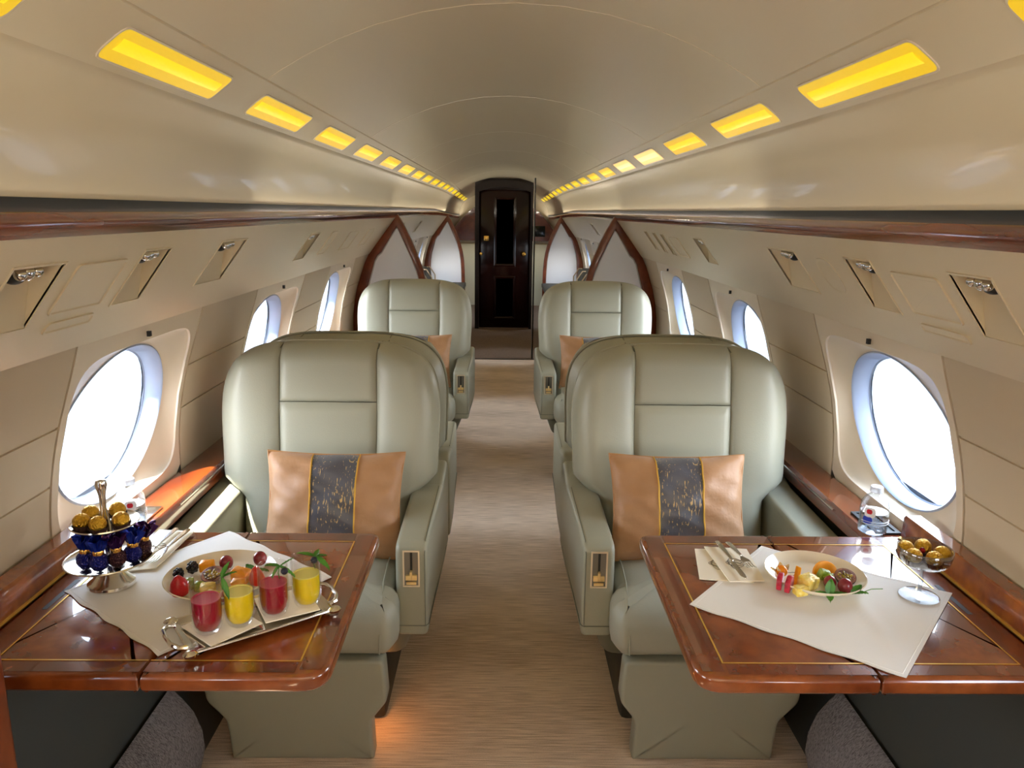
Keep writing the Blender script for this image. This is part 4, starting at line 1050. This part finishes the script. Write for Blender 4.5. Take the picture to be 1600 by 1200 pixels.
# silver tray with juice glasses
TRX, TRY = -.4525, 1.300; TRA = math.atan2(.588, .81)
tr = thing('serving_tray', 'silver rectangular serving tray with scrolled handles on the left table', 'tray', (TRX, TRY, ZC_), TRA)
hx, hy = .132, .068
o = roundpoly([(-hx, -hy), (0, -hy-.003), (hx, -hy), (hx, hy), (0, hy+.003), (-hx, hy)], [.004, .02, .004, .004, .02, .004], 4); o = dense(o, .02)
nn = norm2(o) if area2(o) > 0 else None
m = MB(); R2 = lambda ins, h: [(p[0]-q[0]*ins, p[1]-q[1]*ins, h) for p, q in zip(o, nn)]
m.rings([R2(.018, .001), R2(.008, .002), R2(.0, .008), R2(.0008, .010), R2(.004, .0095), R2(.014, .0045), R2(.020, .0035)]); m.build('tray_body', silver, tr)
for s in (-1, 1):
    pts = [(s*(hx-.004), -.045, .010), (s*(hx+.010), -.042, .012), (s*(hx+.020), -.025, .015), (s*(hx+.022), 0, .016), (s*(hx+.020), .025, .015), (s*(hx+.010), .042, .012), (s*(hx-.004), .045, .010)]
    m = MB(); m.tube(pts, [.005, .0045, .0038, .0034, .0038, .0045, .005], 8); m.build('handle', silver, tr)
    for s2 in (-1, 1):
        m = MB(); m.lathe([(.001, 0), (.008, .001), (.010, .006), (.006, .011), (.001, .012)], 12); m.build('corner_scroll', silver, tr, tf=lambda x, y, z: (s*(hx-.002)+x*1.3, s2*(hy-.002)+y, z+.003))
for k, (cx, rr) in enumerate(((-.058, .25), (.062, -.12))):
    ca, sa = math.cos(TRA+rr), math.sin(TRA+rr); c0 = Vector((TRX+cx*math.cos(TRA), TRY+cx*math.sin(TRA)))
    napkin([(c0.x+ca*a-sa*b, c0.y+sa*a+ca*b) for a, b in ((-.05, -.05), (.05, -.05), (.05, .05), (-.05, .05))], ('white paper napkin under the two left glasses on the tray', 'white paper napkin under the two right glasses on the tray')[k], ZC_+.0095 if k else ZC_+.0065, emb=False)
def tumbler(loc, liquid, label):
    t = thing('juice_glass', label, 'glass', loc)
    R_ = .0275; H_ = .099
    m = MB(); m.lathe([(.001, 0), (.016, 0), (.021, .004), (.0255, .014), (R_, .028), (R_, .06), (R_*.985, H_), (R_*.985-.0011, H_+.0006), (R_*.985-.0018, H_-.001), (R_-.0018, .03), (.0235, .016), (.018, .0075), (.001, .0065)], 48, flute=None)
    # cut flutes near the foot
    m.v = [(x*(1-.02*(.5+.5*math.cos(16*math.atan2(y, x)))*(1 if z < .05 else 0)), y*(1-.02*(.5+.5*math.cos(16*math.atan2(y, x)))*(1 if z < .05 else 0)), z) for x, y, z in m.v]
    m.build('tumbler', glass, t)
    jc = (156, 4, 40) if liquid == 'red' else (244, 214, 16)
    jm = mat(liquid+'_juice', jc, rough=.12, sub=.25, spec=.4)
    m = MB(); m.lathe([(.001, .0075), (.0165, .0085), (.0218, .0165), (R_-.0028, .031), (R_-.0028, .064), (R_-.0050, .0630), (.001, .0628)], 40); m.build('juice', jm, t)
    fm = mat(liquid+'_foam', (196, 40, 80) if liquid == 'red' else (240, 226, 110), rough=.4)
    m = MB(); m.lathe([(R_-.0026, .0635), (R_-.0026, .0652), (R_-.0052, .0648), (R_-.0056, .0632)], 40); m.rings([]) if False else None; m.build('foam_ring', fm, t)
    return t
gz = ZC_+.0105
GP = [(-.514, 1.240, 'red', 'glass of red juice, leftmost on the silver tray'), (-.466, 1.266, 'yellow', 'glass of yellow juice, second from the left on the silver tray'), (-.414, 1.300, 'red', 'glass of red juice, third from the left on the silver tray'), (-.363, 1.336, 'yellow', 'glass of yellow juice at the right end of the silver tray')]
for x, y, q, lab in GP: tumbler((x, y, gz), q, lab)
def garnish(x, y, leaves, label, berry=None):
    t = thing('garnish', label, 'garnish', (x, y, gz+.099))
    m = MB()
    for d, L_, w_, dr_ in leaves: leaf(m, (0, 0, .001), d, L_, w_, dr_)
    m.tube([(0, 0, .001), (-.003, .002, -.012), (-.002, .004, -.024)], .0009, 6)
    m.build('leaves', leaf_m, t)
    if berry:
        m = MB(); m.ball(berry, .0065, 14, 10); m.build('blueberry', mat('blueberry', (24, 24, 44), rough=.5), t)
garnish(-.486, 1.246, [((.35, -.3, -.7), .040, .006, .1), ((.2, .4, .7), .030, .006, .2), ((.8, .5, .35), .026, .005, .2)], 'mint garnish on the rim between the first and second glasses')
garnish(-.398, 1.290, [((-1, .1, .25), .026, .007, .25), ((.9, .1, -.55), .034, .008, .15), ((-.5, -.2, -.7), .024, .008, .1), ((.9, .7, .5), .030, .003, .1)], 'mint and blueberry garnish on the third glass', (.010, -.003, -.006))
garnish(-.343, 1.331, [((-1, .2, .30), .036, .007, .2), ((.8, -.2, -.45), .036, .009, .2), ((.1, .9, .4), .022, .006, .2), ((.9, .5, .1), .022, .006, .2)], 'mint and blueberry garnish on the rim of the fourth glass', (-.001, -.004, -.003))

# bottles
def bottle(loc, rz, label):
    t = thing('water_bottle', label, 'bottle', loc, rz)
    prof = [(.001, .002), (.028, .0), (.033, .004), (.034, .012), (.0325, .030), (.034, .050), (.034, .062), (.0315, .078), (.024, .092), (.0145, .099), (.0125, .1015), (.0125, .106)]
    m = MB(); m.lathe(prof, 40); m.build('bottle_body', plastic, t)
    m = MB(); m.lathe([(r*.94, z+.001) for r, z in prof[:6]] + [(.032, .055), (.001, .055)], 32); m.build('water', glassy('water', tint=(.90, .94, .97), refl=.3, through=.96), t)
    m = MB(); m.lathe([(.001, .119), (.0135, .119), (.0145, .117), (.0148, .105), (.0135, .1045), (.013, .105)], 36, flute=(36, .012)); m.build('cap', glassy('frosted_cap', tint=(.85, .87, .9), refl=.4, through=.8) if False else mat('pale_cap', (214, 216, 220), rough=.35, trans=.4), t)
    lab = mat('label_white', (236, 238, 244), rough=.4); blue = mat('label_blue', (34, 62, 190), rough=.4); red = mat('label_red', (200, 30, 50), rough=.4)
    def patch(name, z, a0, a1, hh, m_, parent, rr=.0346):
        m = MB(); m.grid(lambda u, v: (rr*math.cos(a0+(a1-a0)*u), rr*math.sin(a0+(a1-a0)*u), z+hh*(v-.5)*math.sqrt(max(0, 1-(2*u-1)**4))), 10, 4); return m.build(name, m_, parent)
    l1 = patch('label', .060, -2.75, -1.9, .026, lab, t); patch('label_mark', .062, -2.55, -2.15, .012, red, l1, .0350)
    patch('label', .040, -2.8, -2.1, .018, blue, t)
    m = MB()
    for zz in (.030, .036): m.tube([(.0348*math.cos(-2.9+i*.09), .0348*math.sin(-2.9+i*.09), zz) for i in range(30)], .0006, 4)
    m.build('label_line', lab, t)
bottle((.928, 1.775, .6835), 0, 'clear water bottle on the right ledge behind the right table')
bottle((-.900, 1.775, .6875), 1.2, 'clear water bottle on the left ledge behind the tiered stand')

# glass coupe with chocolates
CX, CY = .846, 1.405
cp = thing('glass_coupe', 'ribbed glass coupe holding gold foil chocolates on the right table', 'coupe', (CX, CY, ZC_))
m = MB(); m.lathe([(.001, 0), (.037, .0), (.038, .001), (.037, .002), (.012, .0045), (.004, .008), (.0042, .02), (.0042, .060), (.006, .066), (.001, .068)], 40); m.build('foot_and_stem', coupeglass, cp)
m = MB(); m.lathe([(.001, .066), (.020, .067), (.040, .071), (.0465, .077), (.050, .090), (.051, .104), (.0502, .105), (.0492, .104), (.048, .090), (.0448, .079), (.038, .0735), (.001, .0695)], 96, flute=(32, .006)); m.build('ribbed_bowl', coupeglass, cp)
for x, y, lab in ((-.024, .020, 'back left gold foil chocolate in the glass coupe'), (.012, .028, 'back right gold foil chocolate in the glass coupe'), (-.026, -.012, 'front left gold foil chocolate in the glass coupe'), (.004, -.024, 'front middle gold foil chocolate in the glass coupe'), (.030, -.002, 'right gold foil chocolate in the glass coupe')):
    praline((CX+x*1.12, CY+y*1.12, ZC_+.0735), lab)
m = MB(); m.ball((0, 0, .006), .006, 12, 8); o = m.build('red_candy', mat('red_foil', (150, 12, 30), rough=.25, metal=.5)); o.location = (CX-.002, CY+.006, ZC_+.0735+.016); tag(o, 'small dark red sweet between the chocolates in the coupe', 'candy')
